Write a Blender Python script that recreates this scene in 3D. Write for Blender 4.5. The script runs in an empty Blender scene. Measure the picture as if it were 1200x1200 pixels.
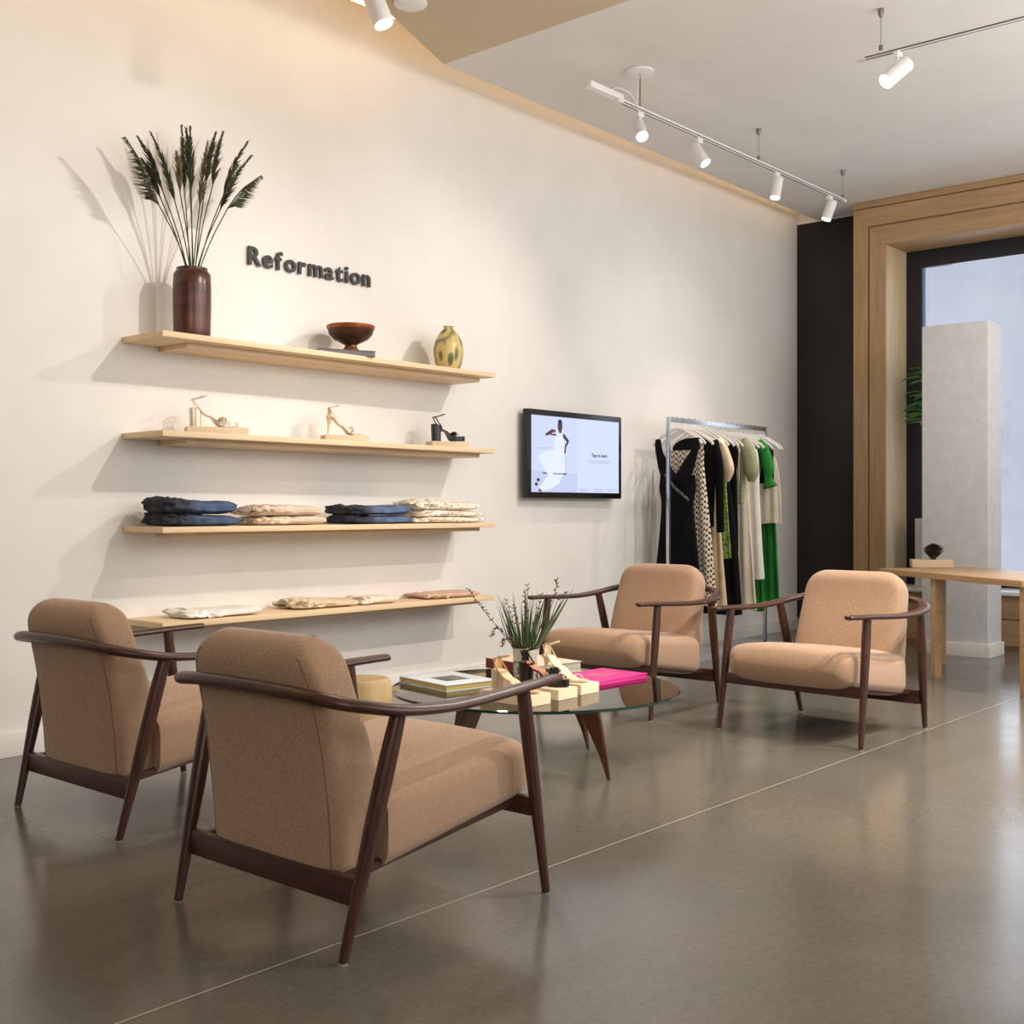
import bpy, bmesh, math, random
from mathutils import Vector, Matrix, noise
R = math.radians
PI = math.pi
random.seed(7)
scn = bpy.context.scene
col = scn.collection

# ------------------------------------------------------------------ camera
F, HOR, TH, CX, CY, CH = 1384., 595.9, .7158, -10.0379, -5.2042, 1.12
fw = (math.cos(TH), math.sin(TH)); rt = (math.sin(TH), -math.cos(TH))
cd = bpy.data.cameras.new('camera'); cam = bpy.data.objects.new('camera', cd); col.objects.link(cam)
cd.sensor_width = 36; cd.sensor_fit = 'HORIZONTAL'; cd.lens = 36*F/1200
cd.shift_y = -(600-HOR)/1200
cd.clip_start = .05; cd.clip_end = 200
cam.location = (CX, CY, CH)
cam.rotation_euler = (PI/2, 0, TH-PI/2)
scn.camera = cam

# ------------------------------------------------------------------ materials
def lin(c):
    return tuple(((v/255)/12.92 if v/255 <= .04045 else ((v/255+.055)/1.055)**2.4) for v in c)
class Mat:
    def __init__(s, name, rgb, rough=.6, metal=0, spec=.5):
        s.m = bpy.data.materials.new(name); s.m.use_nodes = True
        s.nt = s.m.node_tree; s.b = s.nt.nodes['Principled BSDF']
        c = lin(rgb); s.c = c
        s.b.inputs['Base Color'].default_value = (*c, 1)
        s.b.inputs['Roughness'].default_value = rough
        s.b.inputs['Metallic'].default_value = metal
        s.b.inputs['Specular IOR Level'].default_value = spec
    def n(s, t, **k):
        nd = s.nt.nodes.new(t)
        for a, v in k.items():
            if a in nd.inputs: nd.inputs[a].default_value = v
            else: setattr(nd, a, v)
        return nd
    def l(s, a, b): s.nt.links.new(a, b)
    def coords(s, scale=(1,1,1), kind='Object', rot=(0,0,0)):
        tc = s.n('ShaderNodeTexCoord'); mp = s.n('ShaderNodeMapping')
        mp.inputs['Scale'].default_value = scale; mp.inputs['Rotation'].default_value = rot
        s.l(tc.outputs[kind], mp.inputs[0]); return mp.outputs[0]
    def ramp(s, fac, stops):
        r = s.n('ShaderNodeValToRGB'); e = r.color_ramp.elements
        while len(e) < len(stops): e.new(.5)
        for k, (p, c) in enumerate(stops):
            e[k].position = p; e[k].color = (*lin(c), 1)
        s.l(fac, r.inputs[0]); return r.outputs[0]
    def color(s, o): s.l(o, s.b.inputs['Base Color'])
    def bump(s, h, strength=.2, dist=.01):
        b = s.n('ShaderNodeBump'); b.inputs['Strength'].default_value = strength; b.inputs['Distance'].default_value = dist
        s.l(h, b.inputs['Height']); s.l(b.outputs[0], s.b.inputs['Normal'])
def noisy(name, c1, c2, scale=8, rough=.6, metal=0, bump=0, bdist=.005, stretch=(1,1,1), detail=4, lo=.35, hi=.65, bscale=None, kind='Object', spec=.5):
    m = Mat(name, c1, rough, metal, spec)
    v = m.coords(stretch, kind)
    n = m.n('ShaderNodeTexNoise', Scale=scale, Detail=detail); m.l(v, n.inputs['Vector'])
    m.color(m.ramp(n.outputs[0], [(lo, c1), (hi, c2)]))
    if bump:
        src = n
        if bscale:
            src = m.n('ShaderNodeTexNoise', Scale=bscale, Detail=3); m.l(v, src.inputs['Vector'])
        m.bump(src.outputs[0], bump, bdist)
    return m.m
def plain(name, c, rough=.5, metal=0, spec=.5):
    return noisy(name, c, tuple(max(0, int(v*.96)) for v in c), 12, rough, metal, spec=spec)
def wood(name, c1, c2, scale=6, axis=0, rough=.5, fine=60, bump=.05):
    m = Mat(name, c1, rough)
    st = [9, 9, 9]; st[axis] = .7
    v = m.coords(tuple(st))
    n = m.n('ShaderNodeTexNoise', Scale=scale, Detail=6, Roughness=.6, Distortion=.6); m.l(v, n.inputs['Vector'])
    m.color(m.ramp(n.outputs[0], [(.3, c1), (.7, c2)]))
    m.bump(n.outputs[0], bump, .003)
    return m.m
def emis(name, c, strength, rgb2=None):
    m = bpy.data.materials.new(name); m.use_nodes = True; nt = m.node_tree
    nt.nodes.remove(nt.nodes['Principled BSDF'])
    e = nt.nodes.new('ShaderNodeEmission'); e.inputs[0].default_value = (*lin(c), 1); e.inputs[1].default_value = strength
    nt.links.new(e.outputs[0], nt.nodes['Material Output'].inputs[0]); return m

M = {}
M['wall'] = noisy('wall paint', (232,229,224), (228,225,220), 3, .75, bump=.03, bscale=180, bdist=.002)
M['ceiling'] = noisy('ceiling paint', (228,224,219), (223,219,214), 2, .85)
M['pillar'] = plain('cool white paint', (222,222,224), .7)
M['wall_dim'] = plain('dim light blocker', (120,112,102), .9)  # kept dark so the added blocking walls bounce little light
M['facade'] = noisy('pale facade render', (214,216,222), (198,202,212), .6, .9)
M['soffit'] = noisy('warm soffit paint', (205,188,160), (199,182,154), 2, .85)
def floor_mat():
    m = Mat('polished concrete', (120,112,100), .2)
    v = m.coords()
    n1 = m.n('ShaderNodeTexNoise', Scale=.7, Detail=8, Roughness=.65, Distortion=.5); m.l(v, n1.inputs['Vector'])
    base = m.ramp(n1.outputs[0], [(.25, (99,95,88)), (.5, (112,107,98)), (.75, (128,121,109))])
    n2 = m.n('ShaderNodeTexNoise', Scale=45, Detail=6, Roughness=.75); m.l(v, n2.inputs['Vector'])
    sp = m.ramp(n2.outputs[0], [(.3, (206,206,206)), (.7, (250,250,250))])
    mx = m.n('ShaderNodeMix', data_type='RGBA', blend_type='MULTIPLY'); mx.inputs[0].default_value = .8
    m.l(base, mx.inputs[6]); m.l(sp, mx.inputs[7])
    # saw cut joint along y = -2.87
    sx = m.n('ShaderNodeSeparateXYZ'); m.l(v, sx.inputs[0])
    def line(out, pos, w):
        a = m.n('ShaderNodeMath', operation='ADD'); a.inputs[1].default_value = -pos; m.l(out, a.inputs[0])
        b = m.n('ShaderNodeMath', operation='ABSOLUTE'); m.l(a.outputs[0], b.inputs[0])
        c = m.n('ShaderNodeMath', operation='LESS_THAN'); c.inputs[1].default_value = w; m.l(b.outputs[0], c.inputs[0]); return c.outputs[0]
    j = line(sx.outputs[1], -2.87, .0035)
    mx2 = m.n('ShaderNodeMix', data_type='RGBA'); mx2.inputs[7].default_value = (*lin((168,160,146)), 1)
    m.l(j, mx2.inputs[0]); m.l(mx.outputs[2], mx2.inputs[6])
    j2 = line(sx.outputs[1], -2.877, .004)
    mx3 = m.n('ShaderNodeMix', data_type='RGBA'); mx3.inputs[7].default_value = (*lin((92,86,78)), 1)
    m.l(j2, mx3.inputs[0]); m.l(mx2.outputs[2], mx3.inputs[6])
    m.color(mx3.outputs[2])
    n3 = m.n('ShaderNodeTexNoise', Scale=2.2, Detail=5, Roughness=.6); m.l(v, n3.inputs['Vector'])
    rr = m.n('ShaderNodeMapRange'); rr.inputs[3].default_value = .10; rr.inputs[4].default_value = .27
    m.l(n3.outputs[0], rr.inputs[0]); m.l(rr.outputs[0], m.b.inputs['Roughness'])
    m.bump(n2.outputs[0], .02, .001)
    m.b.inputs['Specular IOR Level'].default_value = .55
    return m.m
M['floor'] = floor_mat()
M['maple'] = wood('pale maple', (232,207,170), (219,190,150), 3, 0, .5)
M['riser'] = wood('pale riser wood', (228,208,178), (214,190,156), 3, 0, .55)
M['oak'] = wood('oak vertical', (186,154,114), (163,130,92), 3, 2, .55)
M['oak_y'] = wood('oak horizontal', (186,154,114), (163,130,92), 3, 1, .55)
M['oak_lit'] = wood('oak lit reveal', (214,190,152), (196,168,126), 3, 2, .5)  # oak made paler to paint in the light on the jamb
M['desk'] = wood('desk oak', (196,160,118), (176,140,98), 3, 0, .45)
M['black_panel'] = noisy('blackened steel', (44,40,39), (30,27,26), 1.3, .5, .25, bump=.04, detail=8, bscale=9)
M['window_metal'] = plain('dark window metal', (38,38,46), .45, .2)
M['walnut'] = wood('dark walnut', (82,48,35), (52,30,23), 5, 0, .33)
M['walnut_leg'] = wood('dark walnut leg', (82,48,35), (52,30,23), 5, 2, .33)
M['table_leg'] = wood('walnut table leg', (112,68,46), (78,46,30), 5, 2, .38)
M['shade_gray'] = plain('glide', (150,150,150), .4)
def fabric():
    m = Mat('tan woven upholstery', (178,144,114), .9, 0, .2)
    v = m.coords()
    w = []
    for st in ((330, 60, 60), (60, 60, 420)):
        mp = m.coords(st)
        n = m.n('ShaderNodeTexNoise', Scale=1.6, Detail=2); m.l(mp, n.inputs['Vector']); w.append(n.outputs[0])
    a = m.n('ShaderNodeMath', operation='ADD'); m.l(w[0], a.inputs[0]); m.l(w[1], a.inputs[1])
    h = m.n('ShaderNodeMath', operation='MULTIPLY'); h.inputs[1].default_value = .5; m.l(a.outputs[0], h.inputs[0])
    m.color(m.ramp(h.outputs[0], [(.32, (152,122,98)), (.68, (186,154,127))]))
    m.bump(h.outputs[0], .35, .002)
    m.b.inputs['Sheen Weight'].default_value = .25
    return m.m
M['fabric'] = fabric()
M['seam'] = plain('seam thread', (128,98,74), .9)
def glass(name, tint=(.93, .985, .96), rough=0):
    m = bpy.data.materials.new(name); m.use_nodes = True; nt = m.node_tree
    for n in list(nt.nodes):
        if n.type != 'OUTPUT_MATERIAL': nt.nodes.remove(n)
    out = [n for n in nt.nodes][0]
    fr = nt.nodes.new('ShaderNodeFresnel'); fr.inputs[0].default_value = 1.5
    t = nt.nodes.new('ShaderNodeBsdfTransparent'); t.inputs[0].default_value = (*tint, 1)
    g = nt.nodes.new('ShaderNodeBsdfGlossy'); g.inputs[1].default_value = rough
    g.inputs[0].default_value = (1, 1, 1, 1)
    mx = nt.nodes.new('ShaderNodeMixShader')
    nt.links.new(fr.outputs[0], mx.inputs[0]); nt.links.new(t.outputs[0], mx.inputs[1]); nt.links.new(g.outputs[0], mx.inputs[2])
    nt.links.new(mx.outputs[0], out.inputs[0]); return m
M['glass'] = glass('clear table glass')
M['glass_edge'] = plain('green glass edge', (28,62,50), .12)
M['pane'] = glass('window pane', (.97,.98,1))
M['white_metal'] = plain('white enamel', (236,234,232), .35)
M['wire'] = plain('suspension wire', (130,126,120), .4, .8)
M['dark_slot'] = plain('track slot', (60,58,58), .5)
M['lamp_lens'] = emis('lit lamp lens', (255,240,222), 14)
M['cove'] = emis('warm cove strip', (255,208,148), 11)
M['black_plastic'] = plain('black bezel', (14,14,15), .25)
M['sign'] = plain('dark grey lettering', (54,52,50), .6)
M['vase_brown'] = noisy('brown glazed clay', (92,50,36), (58,30,24), 5, .3, stretch=(1,1,3), bump=.1, bdist=.01)
M['plume'] = noisy('dark green plume', (84,82,54), (44,46,32), 30, .9)
M['plume_pale'] = noisy('pale olive plume', (128,116,84), (92,84,58), 30, .9)
M['stem'] = plain('green stem', (58,66,38), .7)
M['bowl'] = noisy('brown copper bowl', (84,50,32), (52,34,24), 6, .35, .3)
M['bowl_rim'] = noisy('copper rim', (172,98,56), (120,66,38), 40, .35, .4, stretch=(1,1,1))
M['grey_book'] = plain('grey cloth book', (118,116,118), .8)
M['page'] = noisy('page block', (226,214,190), (196,184,160), 60, .8, stretch=(.1,.1,8))
M['page_grey'] = noisy('grey page block', (186,178,164), (150,142,130), 40, .8, stretch=(.1,.1,8))
M['page_gold'] = noisy('gilt page edge', (206,186,120), (172,150,88), 40, .4, .3, stretch=(.1,.1,8))
M['book_white'] = plain('pale blue cover', (214,224,232), .35)
M['book_photo'] = noisy('cover picture', (120,116,112), (58,54,54), 14, .4)
M['red'] = plain('dark red spine', (112,20,28), .5)
M['tan_cover'] = plain('sand coloured cover', (206,190,166), .6)
M['pink'] = plain('magenta cover', (196,16,122), .45)
M['pink_gold'] = plain('gold foil print', (214,120,130), .4, .3)
M['chrome'] = plain('brushed chrome', (200,204,212), .22, .9)
M['plate'] = plain('base plate', (196,200,206), .18, .55)
M['hanger'] = plain('white painted hanger', (236,232,228), .4)
M['clay_tan'] = noisy('log stump', (198,170,122), (170,140,94), 5, .6, stretch=(1,1,.4), bump=.15)
M['stump_top'] = noisy('stump top', (176,152,110), (150,126,88), 9, .55)
M['silver'] = noisy('metallic silver leather', (232,220,202), (206,188,160), 12, .3, .45)
M['cream_leather'] = plain('cream leather', (234,212,178), .4)
M['nude_leather'] = plain('beige leather', (222,186,144), .45)
M['black_leather'] = plain('black leather', (20,19,20), .3)
M['insole'] = plain('tan insole', (186,120,84), .5)
M['pompom'] = noisy('black feather', (48,46,46), (16,15,16), 60, .9, bump=.6)
M['leaf'] = noisy('leaf green', (124,178,66), (70,128,44), 6, .45)
M['blade'] = noisy('grass blade green', (92,108,62), (50,72,42), 9, .5)
M['reed'] = plain('brown reed', (92,62,44), .7)
M['planter'] = plain('pale grey planter', (196,194,190), .6)
M['cone'] = plain('dark pine cone', (48,28,26), .6)

def egg_mat():
    m = Mat('leaf painted glaze', (206,182,110), .3)
    v = m.coords((1.2,1.2,.5), rot=(.5,.3,0))
    vo = m.n('ShaderNodeTexVoronoi', Scale=12); m.l(v, vo.inputs['Vector'])
    m.color(m.ramp(vo.outputs['Distance'], [(.18, (74,80,60)), (.3, (120,122,84)), (.36, (214,186,112)), (.62, (206,184,118)), (.75, (128,128,92))]))
    return m.m
M['egg'] = egg_mat()
def pot_mat():
    m = Mat('patterned silver pot', (206,198,186), .3, .3)
    v = m.coords((1,1,1))
    sx = m.n('ShaderNodeSeparateXYZ'); m.l(v, sx.inputs[0])
    n = m.n('ShaderNodeTexVoronoi', Scale=34); m.l(v, n.inputs['Vector'])
    pat = m.ramp(n.outputs['Distance'], [(.25, (90,84,80)), (.5, (190,184,176))])
    lt = m.n('ShaderNodeMath', operation='LESS_THAN'); lt.inputs[1].default_value = .105; m.l(sx.outputs[2], lt.inputs[0])
    mx = m.n('ShaderNodeMix', data_type='RGBA'); mx.inputs[6].default_value = (*lin((206,198,186)), 1)
    m.l(lt.outputs[0], mx.inputs[0]); m.l(pat, mx.inputs[7]); m.color(mx.outputs[2]); return m.m
M['pot'] = pot_mat()
def denim(name, c1, c2, dark):
    m = Mat(name, c1, .85, 0, .2)
    v = m.coords(); sx = m.n('ShaderNodeSeparateXYZ'); m.l(v, sx.inputs[0])
    n = m.n('ShaderNodeTexNoise', Scale=14, Detail=5); m.l(v, n.inputs['Vector'])
    base = m.ramp(n.outputs[0], [(.35, c1), (.65, c2)])
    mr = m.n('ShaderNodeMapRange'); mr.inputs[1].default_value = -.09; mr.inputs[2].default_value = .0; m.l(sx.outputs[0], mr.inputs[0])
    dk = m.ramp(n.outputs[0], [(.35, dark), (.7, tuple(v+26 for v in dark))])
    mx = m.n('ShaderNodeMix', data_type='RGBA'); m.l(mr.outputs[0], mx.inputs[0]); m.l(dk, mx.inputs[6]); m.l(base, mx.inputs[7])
    m.color(mx.outputs[2]); m.bump(n.outputs[0], .3, .006); return m.m
M['denim'] = denim('blue denim', (96,112,142), (66,82,110), (42,44,52))
M['denim2'] = denim('mid blue denim', (114,132,164), (82,100,132), (44,48,58))
def stripes(name, c1, c2, scale, axis):
    m = Mat(name, c1, .85, 0, .2)
    v = m.coords(); sx = m.n('ShaderNodeSeparateXYZ'); m.l(v, sx.inputs[0])
    a = m.n('ShaderNodeMath', operation='MULTIPLY'); a.inputs[1].default_value = scale; m.l(sx.outputs[axis], a.inputs[0])
    s = m.n('ShaderNodeMath', operation='SINE'); m.l(a.outputs[0], s.inputs[0])
    mr = m.n('ShaderNodeMapRange'); mr.inputs[1].default_value = -1; m.l(s.outputs[0], mr.inputs[0])
    m.color(m.ramp(mr.outputs[0], [(.3, c2), (.6, c1)])); return m.m
M['stripe'] = stripes('cream corduroy', (232,216,194), (196,172,146), 520, 0)
M['rib'] = stripes('ribbed sage knit', (176,178,146), (132,136,104), 420, 2)
def spots(name, base, dots, scale, thr):
    m = Mat(name, base, .85, 0, .2)
    v = m.coords(); vo = m.n('ShaderNodeTexVoronoi', Scale=scale); m.l(v, vo.inputs['Vector'])
    m.color(m.ramp(vo.outputs['Distance'], [(thr, dots), (thr+.06, base)])); return m.m
M['floral'] = spots('floral cotton', (242,232,214), (134,70,70), 38, .17)
M['cream_cloth'] = noisy('cream cotton', (240,230,214), (228,214,192), 12, .85)
M['sand_cloth'] = noisy('sand linen', (226,208,180), (208,186,154), 12, .85)
M['white_cloth'] = noisy('white cotton', (244,240,234), (232,226,218), 12, .85)
M['blush_cloth'] = noisy('blush cotton', (222,190,168), (204,168,146), 12, .85)
M['black_cloth'] = noisy('black cloth', (14,13,14), (8,8,9), 12, .9, spec=.2)
M['lace_trim'] = spots('black and white lace', (60,58,58), (190,186,180), 160, .3)
def crochet():
    m = Mat('black and cream lattice print', (226,214,196), .85, 0, .2)
    v = m.coords((1,1.35,1.3)); sx = m.n('ShaderNodeSeparateXYZ'); m.l(v, sx.inputs[0])
    def mth(op, a, b=None):
        n = m.n('ShaderNodeMath', operation=op)
        for i, q in enumerate((a, b)):
            if q is None: continue
            if isinstance(q, (int, float)): n.inputs[i].default_value = q
            else: m.l(q, n.inputs[i])
        return n.outputs[0]
    sy = mth('MULTIPLY', sx.outputs[1], 130); sz = mth('MULTIPLY', sx.outputs[2], 118)
    a = mth('SINE', sy); b = mth('SINE', mth('ADD', sz, mth('MULTIPLY', mth('SINE', mth('MULTIPLY', sx.outputs[1], 65)), 1.6)))
    p = mth('MULTIPLY', a, b)
    m.color(m.ramp(mth('ADD', mth('MULTIPLY', p, .5), .5), [(.30, (44,34,30)), (.42, (222,208,188)), (.9, (232,220,204))]))
    return m.m
M['crochet'] = crochet()
M['green_print'] = noisy('mottled green print', (146,166,84), (84,110,50), 55, .85, lo=.42, hi=.56)
M['green'] = noisy('emerald green cloth', (24,132,44), (14,98,30), 7, .8)
M['satin'] = noisy('cream satin', (230,208,174), (204,178,140), 7, .4)
M['sage'] = noisy('sage knit', (172,174,144), (134,138,106), 20, .9)
M['ivory'] = noisy('ivory cloth', (232,220,200), (214,198,174), 7, .7)
M['screen'] = emis('lit screen', (206,216,246), 1.0)
M['screen_left'] = emis('lit photo backdrop', (206,214,242), .97)
M['scr_floor'] = emis('photo floor', (198,206,236), .95)
M['scr_white'] = emis('photo white clothes', (222,229,252), 1.0)
M['scr_skin'] = emis('photo brown skin', (96,74,82), .9)
M['scr_dark'] = emis('photo dark lines', (70,74,96), .8)
M['scr_grey'] = emis('screen small print', (160,164,196), .9)
M['scr_line'] = emis('photo outline', (176,184,216), .9)

# ------------------------------------------------------------------ helpers
def tag(o, label=None, cat=None, group=None, kind=None):
    if label: o['label'] = label
    if cat: o['category'] = cat
    if group: o['group'] = group
    if kind: o['kind'] = kind
    return o
def empty(name, loc, rz=0, label=None, cat=None, group=None):
    o = bpy.data.objects.new(name, None); col.objects.link(o); o.empty_display_size = .1
    o.location = loc; o.rotation_euler = (0, 0, rz)
    return tag(o, label, cat, group)
def link(name, bm, mat, parent=None, smooth=True, angle=35, loc=None, rot=None, mats=None):
    me = bpy.data.meshes.new(name)
    bmesh.ops.recalc_face_normals(bm, faces=bm.faces[:])
    bm.to_mesh(me); bm.free()
    for k in ([mat] if mats is None else mats): me.materials.append(k)
    if smooth:
        for p in me.polygons: p.use_smooth = True
        try: me.set_sharp_from_angle(angle=R(angle))
        except Exception: pass
    o = bpy.data.objects.new(name, me); col.objects.link(o)
    if parent: o.parent = parent
    if loc is not None: o.location = loc
    if rot is not None: o.rotation_euler = rot
    return o
def B(): return bmesh.new()
def box(bm, x0, x1, y0, y1, z0, z1, bev=0, mat=None, mi=0):
    vs = [bm.verts.new((x, y, z)) for x in (x0, x1) for y in (y0, y1) for z in (z0, z1)]
    idx = [(0,1,3,2),(4,6,7,5),(0,4,5,1),(2,3,7,6),(0,2,6,4),(1,5,7,3)]
    fs = [bm.faces.new([vs[i] for i in f]) for f in idx]
    for f in fs: f.material_index = mi
    if mat is not None: bmesh.ops.transform(bm, matrix=mat, verts=vs)
    if bev:
        es = list({e for f in fs for e in f.edges})
        bmesh.ops.bevel(bm, geom=es, offset=bev, segments=2, affect='EDGES', profile=.6)
    return vs
def bxo(name, b, mat, parent=None, bev=.003, **k):
    bm = B(); box(bm, *b, bev=bev); return link(name, bm, mat, parent, **k)
def frames(path):
    n = len(path); T = []
    for i in range(n):
        a = path[max(0, i-1)]; b = path[min(n-1, i+1)]
        T.append((b-a).normalized())
    return T
def tube(bm, path, rad, seg=10, flat=None, up=None, cap=True, closed=False):
    """rad: float or list; flat: (a,b) multipliers along side / up axis; up: reference up vector."""
    path = [Vector(p) for p in path]; n = len(path)
    if not hasattr(rad, '__len__'): rad = [rad]*n
    T = frames(path)
    if closed:
        T = [(path[(i+1) % n]-path[i-1]).normalized() for i in range(n)]
    ref = Vector(up) if up else (Vector((0,0,1)) if abs(T[0].z) < .9 else Vector((1,0,0)))
    rings = []; s = None
    for i in range(n):
        if up or s is None: s = T[i].cross(ref)
        else: s = s - T[i]*s.dot(T[i])
        if s.length < 1e-6: s = T[i].cross(Vector((1,.1,.2)))
        s.normalize(); u = s.cross(T[i]).normalized()
        fa, fb = flat[i] if (flat and hasattr(flat[0], '__len__')) else (flat or (1,1))
        rings.append([bm.verts.new(path[i]+s*(math.cos(a)*rad[i]*fa)+u*(math.sin(a)*rad[i]*fb)) for a in [2*PI*k/seg for k in range(seg)]])
    for i in range(n-1 if not closed else n):
        a, b = rings[i], rings[(i+1) % n]
        for k in range(seg): bm.faces.new((a[k], a[(k+1) % seg], b[(k+1) % seg], b[k]))
    if cap and not closed:
        bm.faces.new(rings[0][::-1]); bm.faces.new(rings[-1])
    return rings
def lathe(bm, prof, seg=32, cx=0, cy=0, sy=1, capb=True, capt=True):
    rings = [[bm.verts.new((cx+r*math.cos(2*PI*k/seg), cy+sy*r*math.sin(2*PI*k/seg), z)) for k in range(seg)] for r, z in prof]
    for a, b in zip(rings, rings[1:]):
        for k in range(seg): bm.faces.new((a[k], a[(k+1) % seg], b[(k+1) % seg], b[k]))
    if capb: bm.faces.new(rings[0][::-1])
    if capt: bm.faces.new(rings[-1])
    return rings
def prism(bm, pts, axis, t0, t1, bev=0):
    def P(p, t):
        if axis == 'z': return (p[0], p[1], t)
        if axis == 'y': return (p[0], t, p[1])
        return (t, p[0], p[1])
    a = [bm.verts.new(P(p, t0)) for p in pts]; b = [bm.verts.new(P(p, t1)) for p in pts]
    n = len(pts); fs = [bm.faces.new(a[::-1]), bm.faces.new(b)]
    for k in range(n): fs.append(bm.faces.new((a[k], a[(k+1) % n], b[(k+1) % n], b[k])))
    if bev: bmesh.ops.bevel(bm, geom=list({e for f in fs for e in f.edges}), offset=bev, segments=2, affect='EDGES')
def smoothpath(pts, sub=6):
    """Catmull-Rom through the points"""
    P = [Vector(p) for p in pts]; out = []
    for i in range(len(P)-1):
        p0 = P[max(0, i-1)]; p1 = P[i]; p2 = P[i+1]; p3 = P[min(len(P)-1, i+2)]
        for k in range(sub):
            t = k/sub
            out.append(.5*((2*p1)+(p2-p0)*t+(2*p0-5*p1+4*p2-p3)*t*t+(-p0+3*p1-3*p2+p3)*t**3))
    out.append(P[-1]); return out
def interp(tab, x):
    if x <= tab[0][0]: return tab[0][1]
    for (a, va), (b, vb) in zip(tab, tab[1:]):
        if x <= b:
            t = (x-a)/(b-a); t = t*t*(3-2*t); return va+(vb-va)*t
    return tab[-1][1]
def cr(tab, x):
    if x <= tab[0][0]: return tab[0][1]
    n = len(tab)
    for i in range(n-1):
        if x <= tab[i+1][0]:
            h = tab[i+1][0]-tab[i][0]; t = (x-tab[i][0])/h
            sl = lambda j: (tab[min(n-1,j+1)][1]-tab[max(0,j-1)][1])/(tab[min(n-1,j+1)][0]-tab[max(0,j-1)][0])
            m0, m1 = sl(i)*h, sl(i+1)*h
            return (2*t**3-3*t*t+1)*tab[i][1]+(t**3-2*t*t+t)*m0+(-2*t**3+3*t*t)*tab[i+1][1]+(t**3-t*t)*m1
    return tab[-1][1]
def grid_loft(bm, rings, cap=True):
    vr = [[bm.verts.new(p) for p in r] for r in rings]; n = len(vr[0])
    for a, b in zip(vr, vr[1:]):
        for k in range(n): bm.faces.new((a[k], a[(k+1) % n], b[(k+1) % n], b[k]))
    if cap: bm.faces.new(vr[0][::-1]); bm.faces.new(vr[-1])
    return vr
def sup(a, n):
    c, s = math.cos(a), math.sin(a)
    return (math.copysign(abs(c)**(2/n), c), math.copysign(abs(s)**(2/n), s))
def copy_tree(o, parent=None):
    c = o.copy(); col.objects.link(c)
    if parent: c.parent = parent
    for ch in [q for q in col.objects if q.parent == o]: copy_tree(ch, c)
    return c
def pixel(px, py, z=None, y=None, x=None):
    d = (fw[0]+rt[0]*(px-600)/F, fw[1]+rt[1]*(px-600)/F, -(py-HOR)/F)
    t = (z-CH)/d[2] if z is not None else ((y-CY)/d[1] if y is not None else (x-CX)/d[0])
    return Vector((CX+d[0]*t, CY+d[1]*t, CH+d[2]*t))

# ------------------------------------------------------------------ the room
def struct(name, bm, mat, parent=None, **k):
    o = link(name, bm, mat, parent, **k)
    if not parent: o['kind'] = 'structure'
    return o
bm = B(); box(bm, -13, 3, -11, .2, -.1, 0); struct('floor', bm, M['floor'], smooth=False)
bm = B(); box(bm, -13, 0, 0, .2, 0, 4.1); struct('wall_left', bm, M['wall'], smooth=False)
# ceiling slab with a light slot along the wall
bm = B(); prism(bm, [(-4.992,-.277),(0,-.2),(.3,-.2),(.3,-11),(-5.0,-11)], 'z', 3.77, 3.86); struct('ceiling', bm, M['ceiling'], smooth=False)
bm = B(); prism(bm, [(-4.992,-.277),(-5.0,-11),(-13,-11),(-13,-3.6),(-5.861,-.628)], 'z', 3.768, 3.86); struct('ceiling', bm, M['soffit'], smooth=False)
bm = B(); box(bm, -13, .3, -11, .2, 4.1, 4.2); struct('ceiling', bm, M['ceiling'], smooth=False)
# far wall around the window opening
OY, OZ, OX = -.994, 3.397, .1
bm = B()
box(bm, 0, .2, OY+.021, .2, 0, 4.1); box(bm, 0, .2, -3.2, OY+.021, OZ+.001, 4.1); box(bm, 0, .2, -11, -3.2, 0, 4.1); box(bm, 0, .2, -3.2, OY+.021, 0, .36)
struct('wall_far', bm, M['wall'], smooth=False)
bm = B(); box(bm, -.02, -.002, -.72, -.001, 0, 3.752, bev=.002); struct('trim_1', bm, M['black_panel'])
bm = B(); box(bm, -13.2, -13, -11, .2, 0, 4.2); struct('wall_rear_blocker', bm, M['wall_dim'], smooth=False)  # unseen dark wall added to block light from behind the camera
bm = B(); box(bm, -13.2, -7, -11.2, -11, 0, 4.2); struct('wall_right_blocker', bm, M['wall_dim'], smooth=False)  # also unseen, added to keep light off the foreground
bm = B(); box(bm, 6, 6.3, -12, 3, -.1, 9); fc = link('street_facade', bm, M['facade'], smooth=False); tag(fc, 'pale bluish grey building front across the street, seen through the window', 'building')
# baseboard
bm = B(); box(bm, -13, -.022, -.014, -.0005, 0, .11, bev=.003); struct('baseboard_left', bm, M['wall'])
# oak portal: outer casing, recessed groove, inner casing, reveal
XF = -.35
root = empty('trim_2', (0,0,0)); root['kind'] = 'structure'
def mitre(name, y0, z0, w, x0, x1, matv, math_, y_end=-3.4):
    # vertical leg and head with a mitred corner
    bm = B(); prism(bm, [(y0,0),(y0,z0),(y0-w,z0-w*1.15),(y0-w,0)], 'x', x0, x1, bev=.002); link(name+'_upright', bm, matv, root)
    bm = B(); prism(bm, [(y0,z0),(y_end,z0),(y_end,z0-w*1.15),(y0-w,z0-w*1.15)], 'x', x0, x1, bev=.002); link(name+'_head', bm, math_, root)
mitre('outer_casing', -.709, 3.70, .131, XF, XF+.028, M['oak'], M['oak_y'])
mitre('inner_casing', -.852, 3.535, .142, XF+.006, XF+.028, M['oak'], M['oak_y'])
bm = B(); box(bm, XF+.004, -.021, -3.4, -.709, 3.712, 3.767, bev=.002); link('crown_strip', bm, M['oak_y'], root)
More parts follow.
